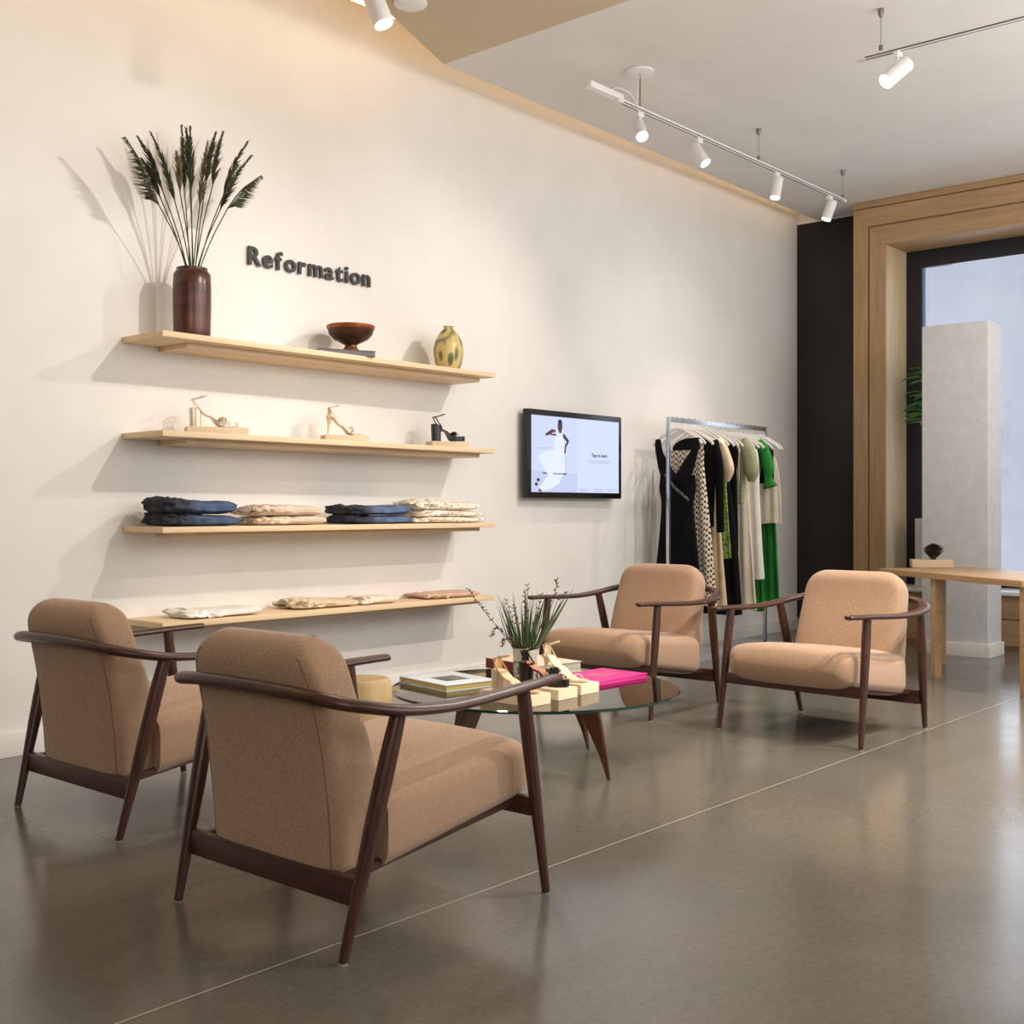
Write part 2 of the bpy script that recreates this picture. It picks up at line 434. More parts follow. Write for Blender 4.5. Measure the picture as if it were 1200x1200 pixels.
bm = B(); prism(bm, [(-.715,0),(-.715,3.72),(-3.4,3.72),(-3.4,3.45),(-.95,3.45),(-.95,0)], 'x', XF+.03, -.022); link('groove_back', bm, M['oak'], root)
bm = B(); box(bm, XF+.0285, OX, OY, OY+.02, .456, OZ-.001); link('reveal_jamb', bm, M['oak_lit'], root)
bm = B(); box(bm, XF+.0285, OX, -3.4, OY-.001, OZ-.022, OZ); link('reveal_head', bm, M['oak_y'], root)
# sill and knee wall
bm = B(); box(bm, XF-.02, OX+.05, -3.4, OY, .425, .455, bev=.003); struct('trim_3', bm, M['white_metal'])
bm = B(); box(bm, XF+.03, -.001, -3.4, OY, .235, .424, bev=.002); box(bm, XF+.03, -.001, -3.4, OY, .02, .225, bev=.002); box(bm, XF+.05, -.001, -3.4, OY, .0, .3)
struct('trim_4', bm, M['oak_y'])
# window
win = empty('window_1', (0,0,0)); win['kind'] = 'structure'
bm = B()
for y in (OY-.13, -2.2, -3.2): box(bm, OX, OX+.07, y, y+.13 if y > -2 else y+.12, .456, OZ-.0, bev=.003)
box(bm, OX+.002, OX+.068, -3.2, OY, OZ-.17, OZ-.001, bev=.003); box(bm, OX+.002, OX+.068, -3.2, OY, .457, .56, bev=.003)
link('window_frame', bm, M['window_metal'], win)
bm = B(); box(bm, OX+.03, OX+.06, OY-.16, OY-.131, .56, OZ-.17, bev=.002); link('window_sash', bm, plain('pale blue metal sash', (150,180,205), .4), win)
bm = B(); box(bm, OX+.035, OX+.041, -3.08, OY-.131, .561, OZ-.171); link('pane', bm, M['pane'], win, smooth=False)
# white partition post in front of the window
bm = B(); c0 = pixel(1080.5, 765, z=0)
post = empty('white_pillar', (c0.x, c0.y, 0), 0, 'white square pillar with skirting, standing before the oak framed window', 'pillar')
bxo('shaft', (0,.3,-.5,0, 0,2.53), M['pillar'], post, .004)
bxo('skirting', (-.02,.31,-.52,.02, 0,.1), M['wall'], post, .004)
# ------------------------------------------------------------------ cove strip
bm = B(); box(bm, -12.5, -.05, -.0, .03, 0, .012)
o = link('cove_light_strip', bm, M['cove'], smooth=False, loc=(0,-.40,3.862)); tag(o, 'warm light strip hidden in the slot between ceiling and shelf wall', 'light strip')

# ------------------------------------------------------------------ shelves
SZ = [1.954, 1.487, 1.033, .585]; SA, SB, SD = -6.946, -4.619, .353
names = ['topmost pale wooden wall shelf with vase and bowl', 'second pale wooden wall shelf from top, holding sandals', 'third pale wooden wall shelf from top, holding folded jeans', 'lowest pale wooden wall shelf with flat folded clothes']
for z, nm in zip(SZ, names):
    r = empty('wall_shelf', (SA, 0, z), 0, nm, 'shelf', 'pale wooden wall shelves')
    bxo('board', (0, SB-SA, -SD, -.001, -.028, 0), M['maple'], r, .002)
    bxo('underside_batten', (.20, SB-SA-.03, -SD+.10, -.002, -.052, -.028), M['maple'], r, .002)

# ------------------------------------------------------------------ wall lettering
sign = empty('wall_lettering', (-6.212, -.002, 2.424), 0, 'dark grey raised Reformation lettering on the white wall above shelves', 'sign')
def text_mesh(txt, size, offset=.0, extrude=.008):
    cu = bpy.data.curves.new('t', 'FONT'); cu.body = txt; cu.size = size; cu.offset = offset; cu.extrude = extrude; cu.resolution_u = 6
    ob = bpy.data.objects.new('t', cu); col.objects.link(ob)
    bpy.context.view_layer.update()
    me = bpy.data.meshes.new_from_object(ob)
    xs = [v.co.x for v in me.vertices]
    bpy.data.objects.remove(ob); return me, (min(xs) if xs else 0), (max(xs) if xs else 0)
x = 0; letters = []
SZT = .137
for ch in 'Reformation':
    me, a, b = text_mesh(ch, SZT, .0030, .006)
    letters.append((me, a, b)); 
gap = .0165
total = sum(b-a for _, a, b in letters)+gap*10-.006
sc = .871/total
for me, a, b in letters:
    o = bpy.data.objects.new('letter', me); col.objects.link(o); o.parent = sign
    me.materials.append(M['sign'])
    o.location = ((x-a)*sc, -.012, 0); o.rotation_euler = (PI/2, 0, 0); o.scale = (sc, 1, 1)
    x += (b-a)+gap-(.006 if x == 0 else 0)
print('letters scale', sc)

# ------------------------------------------------------------------ screen
TX0, TX1, TZ0, TZ1 = -3.995, -2.915, 1.19, 1.795
tv = empty('wall_screen', (0,0,0), 0, 'black framed touch screen mounted on the white wall beside clothes rail', 'screen')
tv.location = (TX0, 0, TZ0)
W_, H_ = TX1-TX0, TZ1-TZ0
bxo('housing', (0, W_, -.085, -.04, 0, H_), M['black_plastic'], tv, .012)
bxo('wall_mount', (.25, W_-.25, -.04, -.001, .12, H_-.12), M['black_plastic'], tv, .003)
b = .042
bxo('display', (b, W_-b, -.088, -.0845, b, H_-b), M['screen'], tv, 0, smooth=False)
sx0 = b; SPL = b+.50
yy = -.0885
def flat(name, pts, mat, parent, y, th=.0004):
    bm = B(); prism(bm, pts, 'y', y, y+th); return link(name, bm, mat, parent, smooth=False)
ph = flat('photo_panel', [(b,b),(SPL,b),(SPL,H_-b),(b,H_-b)], M['screen_left'], tv, yy)
flat('photo_ground', [(b,b),(SPL,b),(SPL,b+.13),(b,b+.15)], M['scr_floor'], ph, yy-.0004)
def line(name, p, q, w, mat, parent, y):
    p, q = Vector(p), Vector(q); d = (q-p).normalized(); n = Vector((-d.y, d.x))*w/2
    return flat(name, [tuple(p+n), tuple(q+n), tuple(q-n), tuple(p-n)], mat, parent, y)
def ell(cx, cy, rx, ry, n=18, rot=0):
    return [(cx+rx*math.cos(a)*math.cos(rot)-ry*math.sin(a)*math.sin(rot), cy+rx*math.cos(a)*math.sin(rot)+ry*math.sin(a)*math.cos(rot)) for a in [2*PI*k/n for k in range(n)]]
# pictured standing figure in white
y2 = yy-.0008
flat('pictured_legs', [(.22,.33),(.39,.33),(.40,.20),(.335,.10),(.22,.06),(.13,.055),(.12,.075),(.22,.16),(.13,.25),(.11,.29)], M['scr_white'], ph, y2)
flat('pictured_top', [(.285,.33),(.40,.33),(.385,.42),(.375,.455),(.35,.462),(.325,.455),(.295,.44),(.28,.40)], M['scr_white'], ph, y2-.0002)
flat('pictured_arm', [(.30,.445),(.24,.44),(.19,.425),(.185,.44),(.255,.475),(.30,.47),(.29,.455),(.25,.45),(.305,.43)], M['scr_skin'], ph, y2-.0003)
flat('pictured_arm', [(.375,.45),(.395,.445),(.445,.405),(.44,.385),(.415,.36),(.405,.31),(.39,.315),(.398,.365),(.42,.395),(.38,.42)], M['scr_skin'], ph, y2-.0003)
flat('pictured_head', ell(.345,.50,.026,.042), M['scr_skin'], ph, y2-.0003)
flat('pictured_hair', ell(.345,.528,.024,.018), M['scr_dark'], ph, y2-.0005)
flat('pictured_neck', [(.335,.47),(.36,.47),(.362,.452),(.332,.452)], M['scr_skin'], ph, y2-.0004)
line('pictured_bench', (.27,.17), (.42,.17), .008, M['scr_dark'], ph, y2)
line('pictured_bench', (.155,.172), (.20,.172), .008, M['scr_dark'], ph, y2)
line('pictured_frame', (.275,.18), (.275,.32), .003, M['scr_line'], ph, y2+.0002)
line('pictured_frame', (.415,.18), (.415,.30), .003, M['scr_line'], ph, y2+.0002)
line('pictured_frame', (.10,.34), (.24,.345), .004, M['scr_line'], ph, y2+.0002)
for (fx, fz) in ((.11,.125),(.09,.095),(.13,.055)):
    flat('pictured_shoe', ell(fx,fz,.017,.012), M['scr_skin'], ph, y2)
def screen_text(txt, x0, z, size, mat, off=0, width=None):
    me, a, b_ = text_mesh(txt, size, off, .0002)
    o = bpy.data.objects.new('screen_text', me); col.objects.link(o); o.parent = tv; me.materials.append(mat)
    s = width/(b_-a) if width else 1
    o.location = (x0-a*s, yy-.0003, z); o.rotation_euler = (PI/2,0,0); o.scale = (s,1,1)
screen_text('Tap to start', .705, .30, .032, M['scr_dark'], .001, .19)
for k, (x0, x1, z) in enumerate(((.66,.95,.272),(.69,.92,.258),(.56,.66,.068),(.565,.65,.055),(.74,.84,.068),(.745,.83,.055),(.89,1.02,.068),(.90,.99,.055))):
    line('small_print', (x0,z), (x1,z), .0035, M['scr_grey'], tv, yy)

# ------------------------------------------------------------------ armchair
def make_chair():
    root = empty('armchair', (0,0,0), 0, 'x', 'armchair', 'tan armchairs with dark bentwood arms')
    # seat cushion : loft front to back
    bm = B(); rings = []
    N = 40
    x0, x1 = -.20, .415
    K = 26
    for i in range(K+1):
        u = i/K; x = x0+(x1-x0)*u
        zt = .405+.045*interp([(0,0),(1,1)], u); zb = .168+(.266-.168)*min(1, u*1.05)
        e = 1.0
        d = (x1-x)
        if d < .085: e = math.sqrt(max(0, 1-((.085-d)/.085)**2))
        hz = (zt-zb)/2; cz = (zt+zb)/2; r = .085
        hz2 = hz-(.085 if hz > .085 else hz)*(1-e)*.95; hy = .335-.07*(1-e)
        ring = []
        for k in range(N):
            c, s = sup(2*PI*k/N, 4.6)
            crown = .012*(1-abs(c)**2)*(1 if s > 0 else 0)*(1-(2*u-1)**2)
            ring.append((x, hy*c, cz+hz2*s+crown))
        rings.append(ring)
    grid_loft(bm, rings)
    link('seat_cushion', bm, M['fabric'], root, angle=60)
    # back cushion : loft along leaning spine
    bm = B(); rings = []; K = 44
    def spine(v):   # v 0..1 ; returns centre x,z
        z = .182+(.790-.182)*v
        x = cr([(0,-.222),(.25,-.238),(.5,-.268),(.8,-.318),(1,-.348)], v)
        return x, z
    L = .64; seamR = []; seamL = []; seamT = []
    for i in range(K+1):
        v = 1-(1-i/K)**1.25
        x, z = spine(v)
        xa, za = spine(min(1, v+.01)); xb, zb = spine(max(0, v-.01))
        t = Vector((xa-xb, 0, za-zb)).normalized(); nrm = Vector((t.z, 0, -t.x))
        hw = cr([(0,.282),(.35,.286),(.6,.282),(1,.268)], v)
        ht = cr([(0,.108),(.3,.100),(.7,.078),(1,.072)], v)
        d = (1-v)*L; rr = .12
        if d < rr: hw -= rr*(1-math.sqrt(max(0, 1-((rr-d)/rr)**2)))*.95
        r2 = .075
        if d < r2: ht -= r2*(1-math.sqrt(max(0, 1-((r2-d)/r2)**2)))*.93
        if v < .03: ht -= .012*(1-v/.03); hw -= .012*(1-v/.03)
        ring = []
        for k in range(N):
            c, s = sup(2*PI*k/N, 5.2)
            ring.append(Vector((x, hw*c, z))+nrm*(ht*s))
        rings.append(ring)
        if d > .035: seamR.append(ring[25]); seamL.append(ring[35])
    grid_loft(bm, rings)
    bk = link('back_cushion', bm, M['fabric'], root, angle=60)
    bm = B(); tube(bm, seamR, .0018, 6); tube(bm, seamL, .0018, 6)
    tube(bm, [seamR[-1].lerp(seamL[-1], q/10)+Vector((-.0035*math.sin(PI*q/10),0,0)) for q in range(11)], .0018, 6)
    link('seam', bm, M['seam'], bk)
    # legs
    for s in (1, -1):
        bm = B(); p0 = Vector((.372, .39*s, .004)); p1 = Vector((.285, .376*s, .606))
        tube(bm, [p0.lerp(p1, q) for q in (0,.25,.5,.72,.86,1)], [.0125,.0155,.019,.0215,.0215,.020], 14)
        lg = link('leg', bm, M['walnut_leg'], root)
        bm = B(); lathe(bm, [(.013,0),(.013,.004)], 14, p0.x, p0.y); link('foot_glide', bm, M['shade_gray'], lg)
        bm = B(); p0 = Vector((-.372, .355*s, .004)); p1 = Vector((-.222, .396*s, .606))
        tube(bm, [p0.lerp(p1, q) for q in (0,.25,.5,.72,.86,1)], [.0125,.017,.0225,.0240,.0232,.0205], 14)
        lg = link('leg', bm, M['walnut_leg'], root)
        bm = B(); lathe(bm, [(.013,0),(.013,.004)], 14, p0.x, p0.y); link('foot_glide', bm, M['shade_gray'], lg)
        # side rail
        bm = B()
        prism(bm, [(.335,.254),(.335,.282),(-.31,.198),(-.325,.172)], 'y', .285*s, .308*s, bev=.003)
        link('side_rail', bm, M['walnut'], root)
    bm = B(); box(bm, .318, .342, -.375, .375, .232, .286, bev=.004); link('front_rail', bm, M['walnut'], root, mats=[wood_y])
    bm = B(); box(bm, -.335, -.308, -.350, .350, .128, .198, bev=.004); link('rear_rail', bm, M['walnut'], root, mats=[wood_y])
    # continuous arm and back rail
    half = [(.455,-.365,.617),(.41,-.373,.616),(.30,-.386,.612),(.15,-.398,.605),(0,-.408,.600),(-.12,-.412,.603),(-.23,-.405,.612),(-.315,-.378,.627),(-.375,-.33,.641),(-.402,-.25,.652),(-.416,-.13,.658),(-.420,0,.660)]
    full = half+[(a, -b_, c) for a, b_, c in half[-2::-1]]
    P = smoothpath(full, 5)
    n = len(P); fl = []; rd = []
    for i, p in enumerate(P):
        f = p.x
        w = cr([(-.45,.014),(-.33,.027),(-.15,.036),(.1,.034),(.3,.031),(.455,.024)], f)
        h = cr([(-.45,.0185),(-.33,.017),(-.15,.0145),(.1,.0135),(.455,.012)], f)
        fl.append((w, h)); rd.append(1)
    fl[0] = (fl[0][0]*.55, fl[0][1]*.6); fl[-1] = fl[0]
    fl[1] = (fl[1][0]*.93, fl[1][1]*.95); fl[-2] = fl[1]
    bm = B(); tube(bm, P, rd, 18, flat=fl, up=(0,0,1))
    link('arm_rail', bm, M['walnut'], root, angle=50)
    return root
wood_y = wood('dark walnut crosswise', (82,48,35), (52,30,23), 5, 1, .33)
ch = make_chair()
chairs = [((-7.75,-2.632,0), 0, 'tan armchair with dark wooden arms seen from behind, nearest in the foreground'),
          ((-7.535,-1.243,0), 0, 'tan armchair seen from behind at far left, beside the lowest wall shelf'),
          ((-4.495,-1.283,0), PI, 'tan armchair facing the glass table, standing before the screen and clothes rail'),
          ((-4.467,-2.468,0), R(177), 'tan armchair at right of photo, standing before the black wall panel')]
for i, (l, rz, lb) in enumerate(chairs):
    o = ch if i == 0 else copy_tree(ch)
    o.location = l; o.rotation_euler = (0,0,rz); o['label'] = lb

# ------------------------------------------------------------------ coffee table
TX, TY, TZ = -6.077, -1.892, .34
tb = empty('coffee_table', (TX, TY, 0), 0, 'round glass coffee table on splayed walnut legs between the armchairs', 'coffee table')
bm = B(); lathe(bm, [(.626,TZ-.012),(.63,TZ-.010),(.63,TZ-.002),(.627,TZ)], 96)
gt = link('glass_top', bm, M['glass'], tb, smooth=False, mats=[M['glass'], M['glass_edge']])
for p in gt.data.polygons:
    if abs(p.normal.z) < .5: p.material_index = 1
for k in range(4):
    a = k*PI/2; bm = B()
    ca, sa = math.cos(a), math.sin(a); d = Vector((ca, sa, 0)); q = Vector((-sa, ca, 0))
    secs = [(.012, .455, .455, .008), (.10, .40, .437, .017), (.2, .345, .415, .026), (TZ-.013, .27, .385, .034)]
    rings = []
    for z, r0, r1, h in secs:
        if z < .05: r0 = r1-.016
        rings.append([d*r0-q*h*.6+Vector((0,0,z)), d*r1-q*h*.35+Vector((0,0,z)), d*r1+q*h*.35+Vector((0,0,z)), d*r0+q*h*.6+Vector((0,0,z))])
    rings[0] = [Vector((p.x, p.y, 0)) for p in rings[0]]
    grid_loft(bm, rings); bmesh.ops.bevel(bm, geom=bm.edges[:], offset=.003, segments=2, affect='EDGES')
    link('leg', bm, M['table_leg'], tb, loc=(-.025,.028,0))

# ------------------------------------------------------------------ things on the coffee table
def book(name, loc, rz, L, Wd, T, cover, pages, label, spine=None, extra=None):
    r = empty(name, loc, rz, label, 'book')
    c = .003
    bm = B(); box(bm, -L/2, L/2, -Wd/2, Wd/2, 0, c, bev=.001); box(bm, -L/2, L/2, -Wd/2, Wd/2, T-c, T, bev=.001)
    link('cover', bm, cover, r)
    bxo('spine', (-L/2-.001, -L/2+.004, -Wd/2, Wd/2, 0, T), spine or cover, r, .001)
    bxo('pages', (-L/2+.004, L/2-.005, -Wd/2+.005, Wd/2-.005, c, T-c), pages, r, .0)
    return r
w = book('white_picture_book', (-6.27,-1.553,TZ+.001), R(-100), .355, .28, .028, M['book_white'], M['page_gold'], 'pale blue coffee table book with dark square picture, at left of glass table')
bxo('cover_picture', (-.05,.08,-.065,.06,.028,.0288), M['book_photo'], w, 0)
g = book('red_spined_book', (-5.655,-1.53,TZ+.001), R(-10), .28, .39, .048, M['tan_cover'], M['page_grey'], 'thick sand covered book with dark red spine lying behind the potted grass', spine=M['red'])
p = book('magenta_book', (-5.70,-1.965,TZ+.001), R(-2), .37, .27, .020, M['pink'], M['pink'], 'bright magenta hardback book lying at right side of glass table')
bm = B(); gp = []
for k in range(90):
    a = k*.42; gp.append((.10*math.cos(a*.37)*math.cos(a*.11)+.02*math.cos(a*2.3)+.01, .075*math.sin(a*.53)*math.cos(a*.07)+.012*math.sin(a*2.9), .0203))
tube(bm, gp, .0008, 4)
link('gold_print', bm, M['pink_gold'], p)

# risers on the table, near ends toward the camera
RB = [(-6.435,-2.222,.125,'front left'), (-6.242,-2.207,.125,'middle'), (-6.068,-2.188,.125,'back right')]
rl = ['pale wooden display block under the strappy beige sandal on the table', 'pale wooden display block under the black sandal on the table', 'pale wooden display block under the cream sandal on the table']
for (x, y, w_, _), lb in zip(RB, rl):
    r = bxo('display_block', (-w_/2, w_/2, 0, .27, 0, .043), M['riser'], None, .0015, loc=(x, y, TZ+.001)); tag(r, lb, 'display block', 'wooden display blocks on the glass table')

# ------------------------------------------------------------------ sandals : local x from heel (0) to toe (L)
def sandal(name, label, loc, rz, mat, hh=.085, plat=.0, heel='block', L=.235, insole=None, scale=1, straps='cross', extra=None, ankle=True, heelmat=None):
    r = empty(name, loc, rz, label, 'sandal'); r.scale = (scale,)*3
    insole = insole or mat
    base = .006
    def zc(u):   # top of footbed height above ground along u 0..1
        return plat+base+interp([(0,hh-plat),(.12,(hh-plat)*.97),(.38,(hh-plat)*.5),(.62,(hh-plat)*.07),(.72,0),(1,.004)], u)
    def hwid(u): return interp([(0,.020),(.12,.028),(.4,.025),(.68,.040),(.85,.036),(.96,.022),(1,.008)], u)
    bm = B(); rings = []
    for i in range(25):
        u = i/24; z1 = zc(u); z0 = z1-base-(plat if u > .56 else plat*max(0, (u-.42)/.14)**1.0)
        if u > .62: z0 = max(0, z0) if plat > 0 else max(0.0, z0)
        h = hwid(u); x = u*L; cy = .006*math.sin(u*PI)
        rings.append([(x,cy-h,z0),(x,cy-h*1.02,z1),(x,cy,z1-.001),(x,cy+h*1.02,z1),(x,cy+h,z0),(x,cy,z0)])
    grid_loft(bm, rings); link('sole', bm, mat, r, angle=50)
    bm = B(); rings = []
    for i in range(23):
        u = .01+i/22*.975; z1 = zc(u)+.0015; h = hwid(u)*.9; x = u*L; cy = .006*math.sin(u*PI)
        rings.append([(x,cy-h,z1-.002),(x,cy-h,z1),(x,cy+h,z1),(x,cy+h,z1-.002)])
    grid_loft(bm, rings); link('insole', bm, insole, r, angle=50)
    # heel
    bm = B()
    if heel == 'block':
        rings = []
        for q in range(6):
            t = q/5; xa = -.004+.004*t; xb = .058-.010*t+.006*t*t; hy = .026-.001*t; z = hh*(1-t)
            n = 16; ring = []
            for k in range(n):
                c, s = sup(2*PI*k/n, 3.2); ring.append(((xa+xb)/2+(xb-xa)/2*c, hy*s, z))
            rings.append(ring)
        grid_loft(bm, rings)
    else:
        tube(bm, [(.018,0,hh),(.016,0,hh*.75),(.012,0,hh*.45),(.010,0,.0)], [.020,.012,.0055,.0045], 12)
    link('heel', bm, heelmat or mat, r, angle=50)
    # straps
    def band(pts, wdt, th=.0016, nm='strap', m_=mat):
        bm = B(); P = smoothpath(pts, 6); tube(bm, P, 1, 8, flat=(th, wdt) , up=None); link(nm, bm, m_, r, angle=60)
    zb = plat+base
    def arch(u0, u1, hgt, wdt):
        x0, x1 = u0*L, u1*L
        bm = B(); P = []
        for q in range(13):
            t = q/12; a = PI*t; x = x0+(x1-x0)*t; u = x/L
            P.append((x, .004+math.cos(a)*hwid(u)*1.0, zc(u)-.002+math.sin(a)*hgt))
        tube(bm, P, 1, 8, flat=(wdt, .0018), up=(.3,0,1)); link('toe_strap', bm, mat, r, angle=60)
    if straps == 'cross':
        arch(.60,.80,.030,.008); arch(.80,.60,.032,.008); arch(.70,.70,.034,.006)
    elif straps == 'bow':
        arch(.72,.74,.026,.005)
        bm = B()
        for s in (1,-1):
            tube(bm, smoothpath([(.73*L,.004,.034),(.73*L-.012,.016*s,.05),(.73*L-.02,.02*s,.04),(.73*L,.004,.034)],5), .0022, 6)
        link('bow', bm, mat, r)
    elif straps == 'thin':
        arch(.74,.78,.026,.0025); arch(.80,.72,.026,.0025)
    elif straps == 'fluff':
        arch(.66,.70,.030,.012)
        bm = B()
        for k in range(150):
            a = random.uniform(0,2*PI); e = random.uniform(0, PI/2); d = Vector((math.cos(a)*math.cos(e), math.sin(a)*math.cos(e), math.sin(e)*.9))
            c = Vector((.67*L,.004,plat+.028)); q = c+Vector((random.uniform(-.012,.012), random.uniform(-.016,.016), 0))
            tube(bm, [q, q+d*.018+Vector((0,0,.004)), q+d*random.uniform(.024,.034)], [.0028,.002,.0004], 4)
        link('pompom', bm, M['pompom'], r)
        arch(.84,.86,.020,.008)
    if ankle:
        za = hh+.052
        # back quarter strap and ankle loop
        bm = B()
        for s in (1,-1):
            P = smoothpath([(.055,.027*s,hh*.86),(.028,.026*s,hh+.022),(.012,.02*s,za)], 5)
            tube(bm, P, 1, 8, flat=(.0016,.0036))
        if straps != 'cross': # closed heel counter
            rings = []
            for q in range(6):
                z = hh+.002+(za-hh)*q/5; n = 14; ring = []
                for k in range(n+1):
                    a = R(105)+(R(150))*k/n; rx, ry = .026-.006*q/5, .026-.008*q/5
                    ring.append(Vector((.03+rx*math.cos(a), ry*math.sin(a), z)))
                rings.append(ring)
            outer = [[bm.verts.new(v) for v in rg] for rg in rings]
            for a_, b_ in zip(outer, outer[1:]):
                for k in range(14): bm.faces.new((a_[k], a_[k+1], b_[k+1], b_[k]))
        link('heel_strap', bm, mat, r)
        bm = B(); n = 26; P = []
        for k in range(n):
            a = 2*PI*k/n; P.append((.045+.038*math.cos(a), .027*math.sin(a), za+.004+.012*math.cos(a)))
        tube(bm, P, 1, 8, flat=(.0016,.0034), closed=True); link('ankle_strap', bm, mat, r)
        bm = B(); tube(bm, smoothpath([(.045,-.029,za+.002),(.048,-.031,za+.014),(.058,-.031,za+.012),(.056,-.030,za-.002)],4), .001, 6); link('buckle', bm, M['chrome'], r)
    return r
ZT = TZ+.0445
sandal('strappy_sandal', 'strappy beige block heel sandal on the front left block of the table', (-6.435,-1.975,ZT), -PI/2, M['nude_leather'], .075, 0, 'block', straps='thin', heelmat=M['silver'])
sandal('platform_sandal', 'black platform sandal with fluffy pompom on the middle block of the table', (-6.242,-1.955,ZT), -PI/2+R(6), M['black_leather'], .085, .022, 'block', insole=M['insole'], straps='fluff')
sandal('heeled_sandal', 'cream sandal with ankle strap on the back right block of the table', (-6.068,-1.935,ZT), -PI/2, M['cream_leather'], .095, 0, 'spike', straps='thin')

# ------------------------------------------------------------------ potted grass
pg = empty('potted_grass', (-6.035,-1.80,TZ+.001), 0, 'spiky green grass with brown reeds in a small silver patterned pot on table', 'plant')
bm = B(); lathe(bm, [(.046,0),(.050,.004),(.0535,.09),(.0545,.16),(.051,.16),(.049,.14),(.046,.13)], 40); link('pot', bm, M['pot'], pg)
bm = B(); rnd = random.Random(5)
def blade(bm, base, tip, w, bend=.02):
    base, tip = Vector(base), Vector(tip); d = (tip-base); side = d.cross(Vector((rnd.uniform(-1,1), rnd.uniform(-1,1), .1))).normalized()
    bn = side.cross(d).normalized(); pts = []
    for i in range(7):
        t = i/6; c = base+d*t+bn*bend*math.sin(PI*t)*1+Vector((0,0,-bend*.6*t*t)); ww = w*(1-t**2.2)*(.55+.9*t*(1-t)*2)+.0003
        pts.append((c-side*ww, c+bn*ww*.35, c+side*ww))
    vs = [[bm.verts.new(p) for p in r] for r in pts]
    for a, b_ in zip(vs, vs[1:]):
        bm.faces.new((a[0],a[1],b_[1],b_[0])); bm.faces.new((a[1],a[2],b_[2],b_[1]))
for k in range(64):
    a = rnd.uniform(0,2*PI); rr = rnd.uniform(.0,.042); sp = rnd.uniform(.02,.12); h = rnd.uniform(.15,.29)
    if k % 9 == 0: h *= 1.15
    blade(bm, (rr*math.cos(a), rr*math.sin(a), .125), ((rr+sp)*math.cos(a), (rr+sp)*math.sin(a), .15+h*(1-.8*sp)), rnd.uniform(.003,.0062), rnd.uniform(-.012,.012))
# two long blades leaning to the right (towards camera right)
for q in range(3): blade(bm, (.02,-.03,.13), (.10+.02*q,-.14-.012*q,.40+.015*q), .0085, .01)
link('leaf_blades', bm, M['blade'], pg, angle=80)
def reed(path, buds):
    bm = B(); P = smoothpath(path, 6); tube(bm, P, [.0022-.0014*i/len(P) for i in range(len(P))], 6)
    for i in range(int(len(P)*buds), len(P)):
        for q in range(2):
            p = P[i]; d = Vector((rnd.uniform(-1,1), rnd.uniform(-1,1), rnd.uniform(.1,1))).normalized()
            tube(bm, [p, p+d*.006, p+d*.012, p+d*.017], [.0008,.0026,.002,.0004], 5)
    link('reed', bm, M['reed'], pg)
reed([(-.02,.02,.13),(-.09,.08,.25),(-.15,.125,.34),(-.19,.165,.42)], .45)
reed([(.03,-.02,.13),(.07,-.06,.27),(.10,-.085,.38),(.105,-.10,.46)], .62)
reed([(.03,-.01,.13),(.09,-.06,.26),(.115,-.09,.36),(.13,-.125,.40)], .7)
reed([(-.03,.0,.13),(-.08,.03,.21),(-.12,.06,.25),(-.145,.07,.215)], .5)
reed([(-.03,-.02,.13),(-.08,-.01,.20),(-.115,.02,.20),(-.12,.03,.17)], .5)
for q in range(6):
    a = rnd.uniform(0,2*PI); reed([(.02*math.cos(a),.02*math.sin(a),.13),(.05*math.cos(a),.05*math.sin(a),.25),(.09*math.cos(a),.09*math.sin(a),.33+.02*q%3)], .6)

# ------------------------------------------------------------------ wooden stump beside the wall
sp_ = pixel(420, 795, z=.42)
st = empty('log_stool', (sp_.x+.02, sp_.y, 0), 0, 'round pale log stool on the floor behind the nearest armchair, under shelves', 'stool')
bm = B(); lathe(bm, [(.125,0),(.132,.02),(.130,.25),(.120,.40),(.112,.418)], 36)
for v in bm.verts:
    n = noise.noise(Vector((v.co.x*9, v.co.y*9, v.co.z*2)))*.007; v.co.x += v.co.x*n*5*.5; v.co.y += v.co.y*n*5*.5
link('trunk', bm, M['clay_tan'], st, angle=50)
bm = B(); lathe(bm, [(.098,.4175),(.096,.421)], 36); link('seat_top', bm, M['stump_top'], st)

# ------------------------------------------------------------------ shelf one
Z1 = SZ[0]+.001
vs_ = empty('clay_vase', (-6.684,-.2,Z1), 0, 'tall dark reddish brown clay vase on left end of the top shelf', 'vase')
bm = B(); lathe(bm, [(.086,0),(.088,.004),(.090,.06),(.092,.16),(.092,.26),(.089,.315),(.078,.332),(.074,.336),(.075,.346),(.070,.348),(.064,.344),(.062,.30)], 44, capt=True)
link('body', bm, M['vase_brown'], vs_)
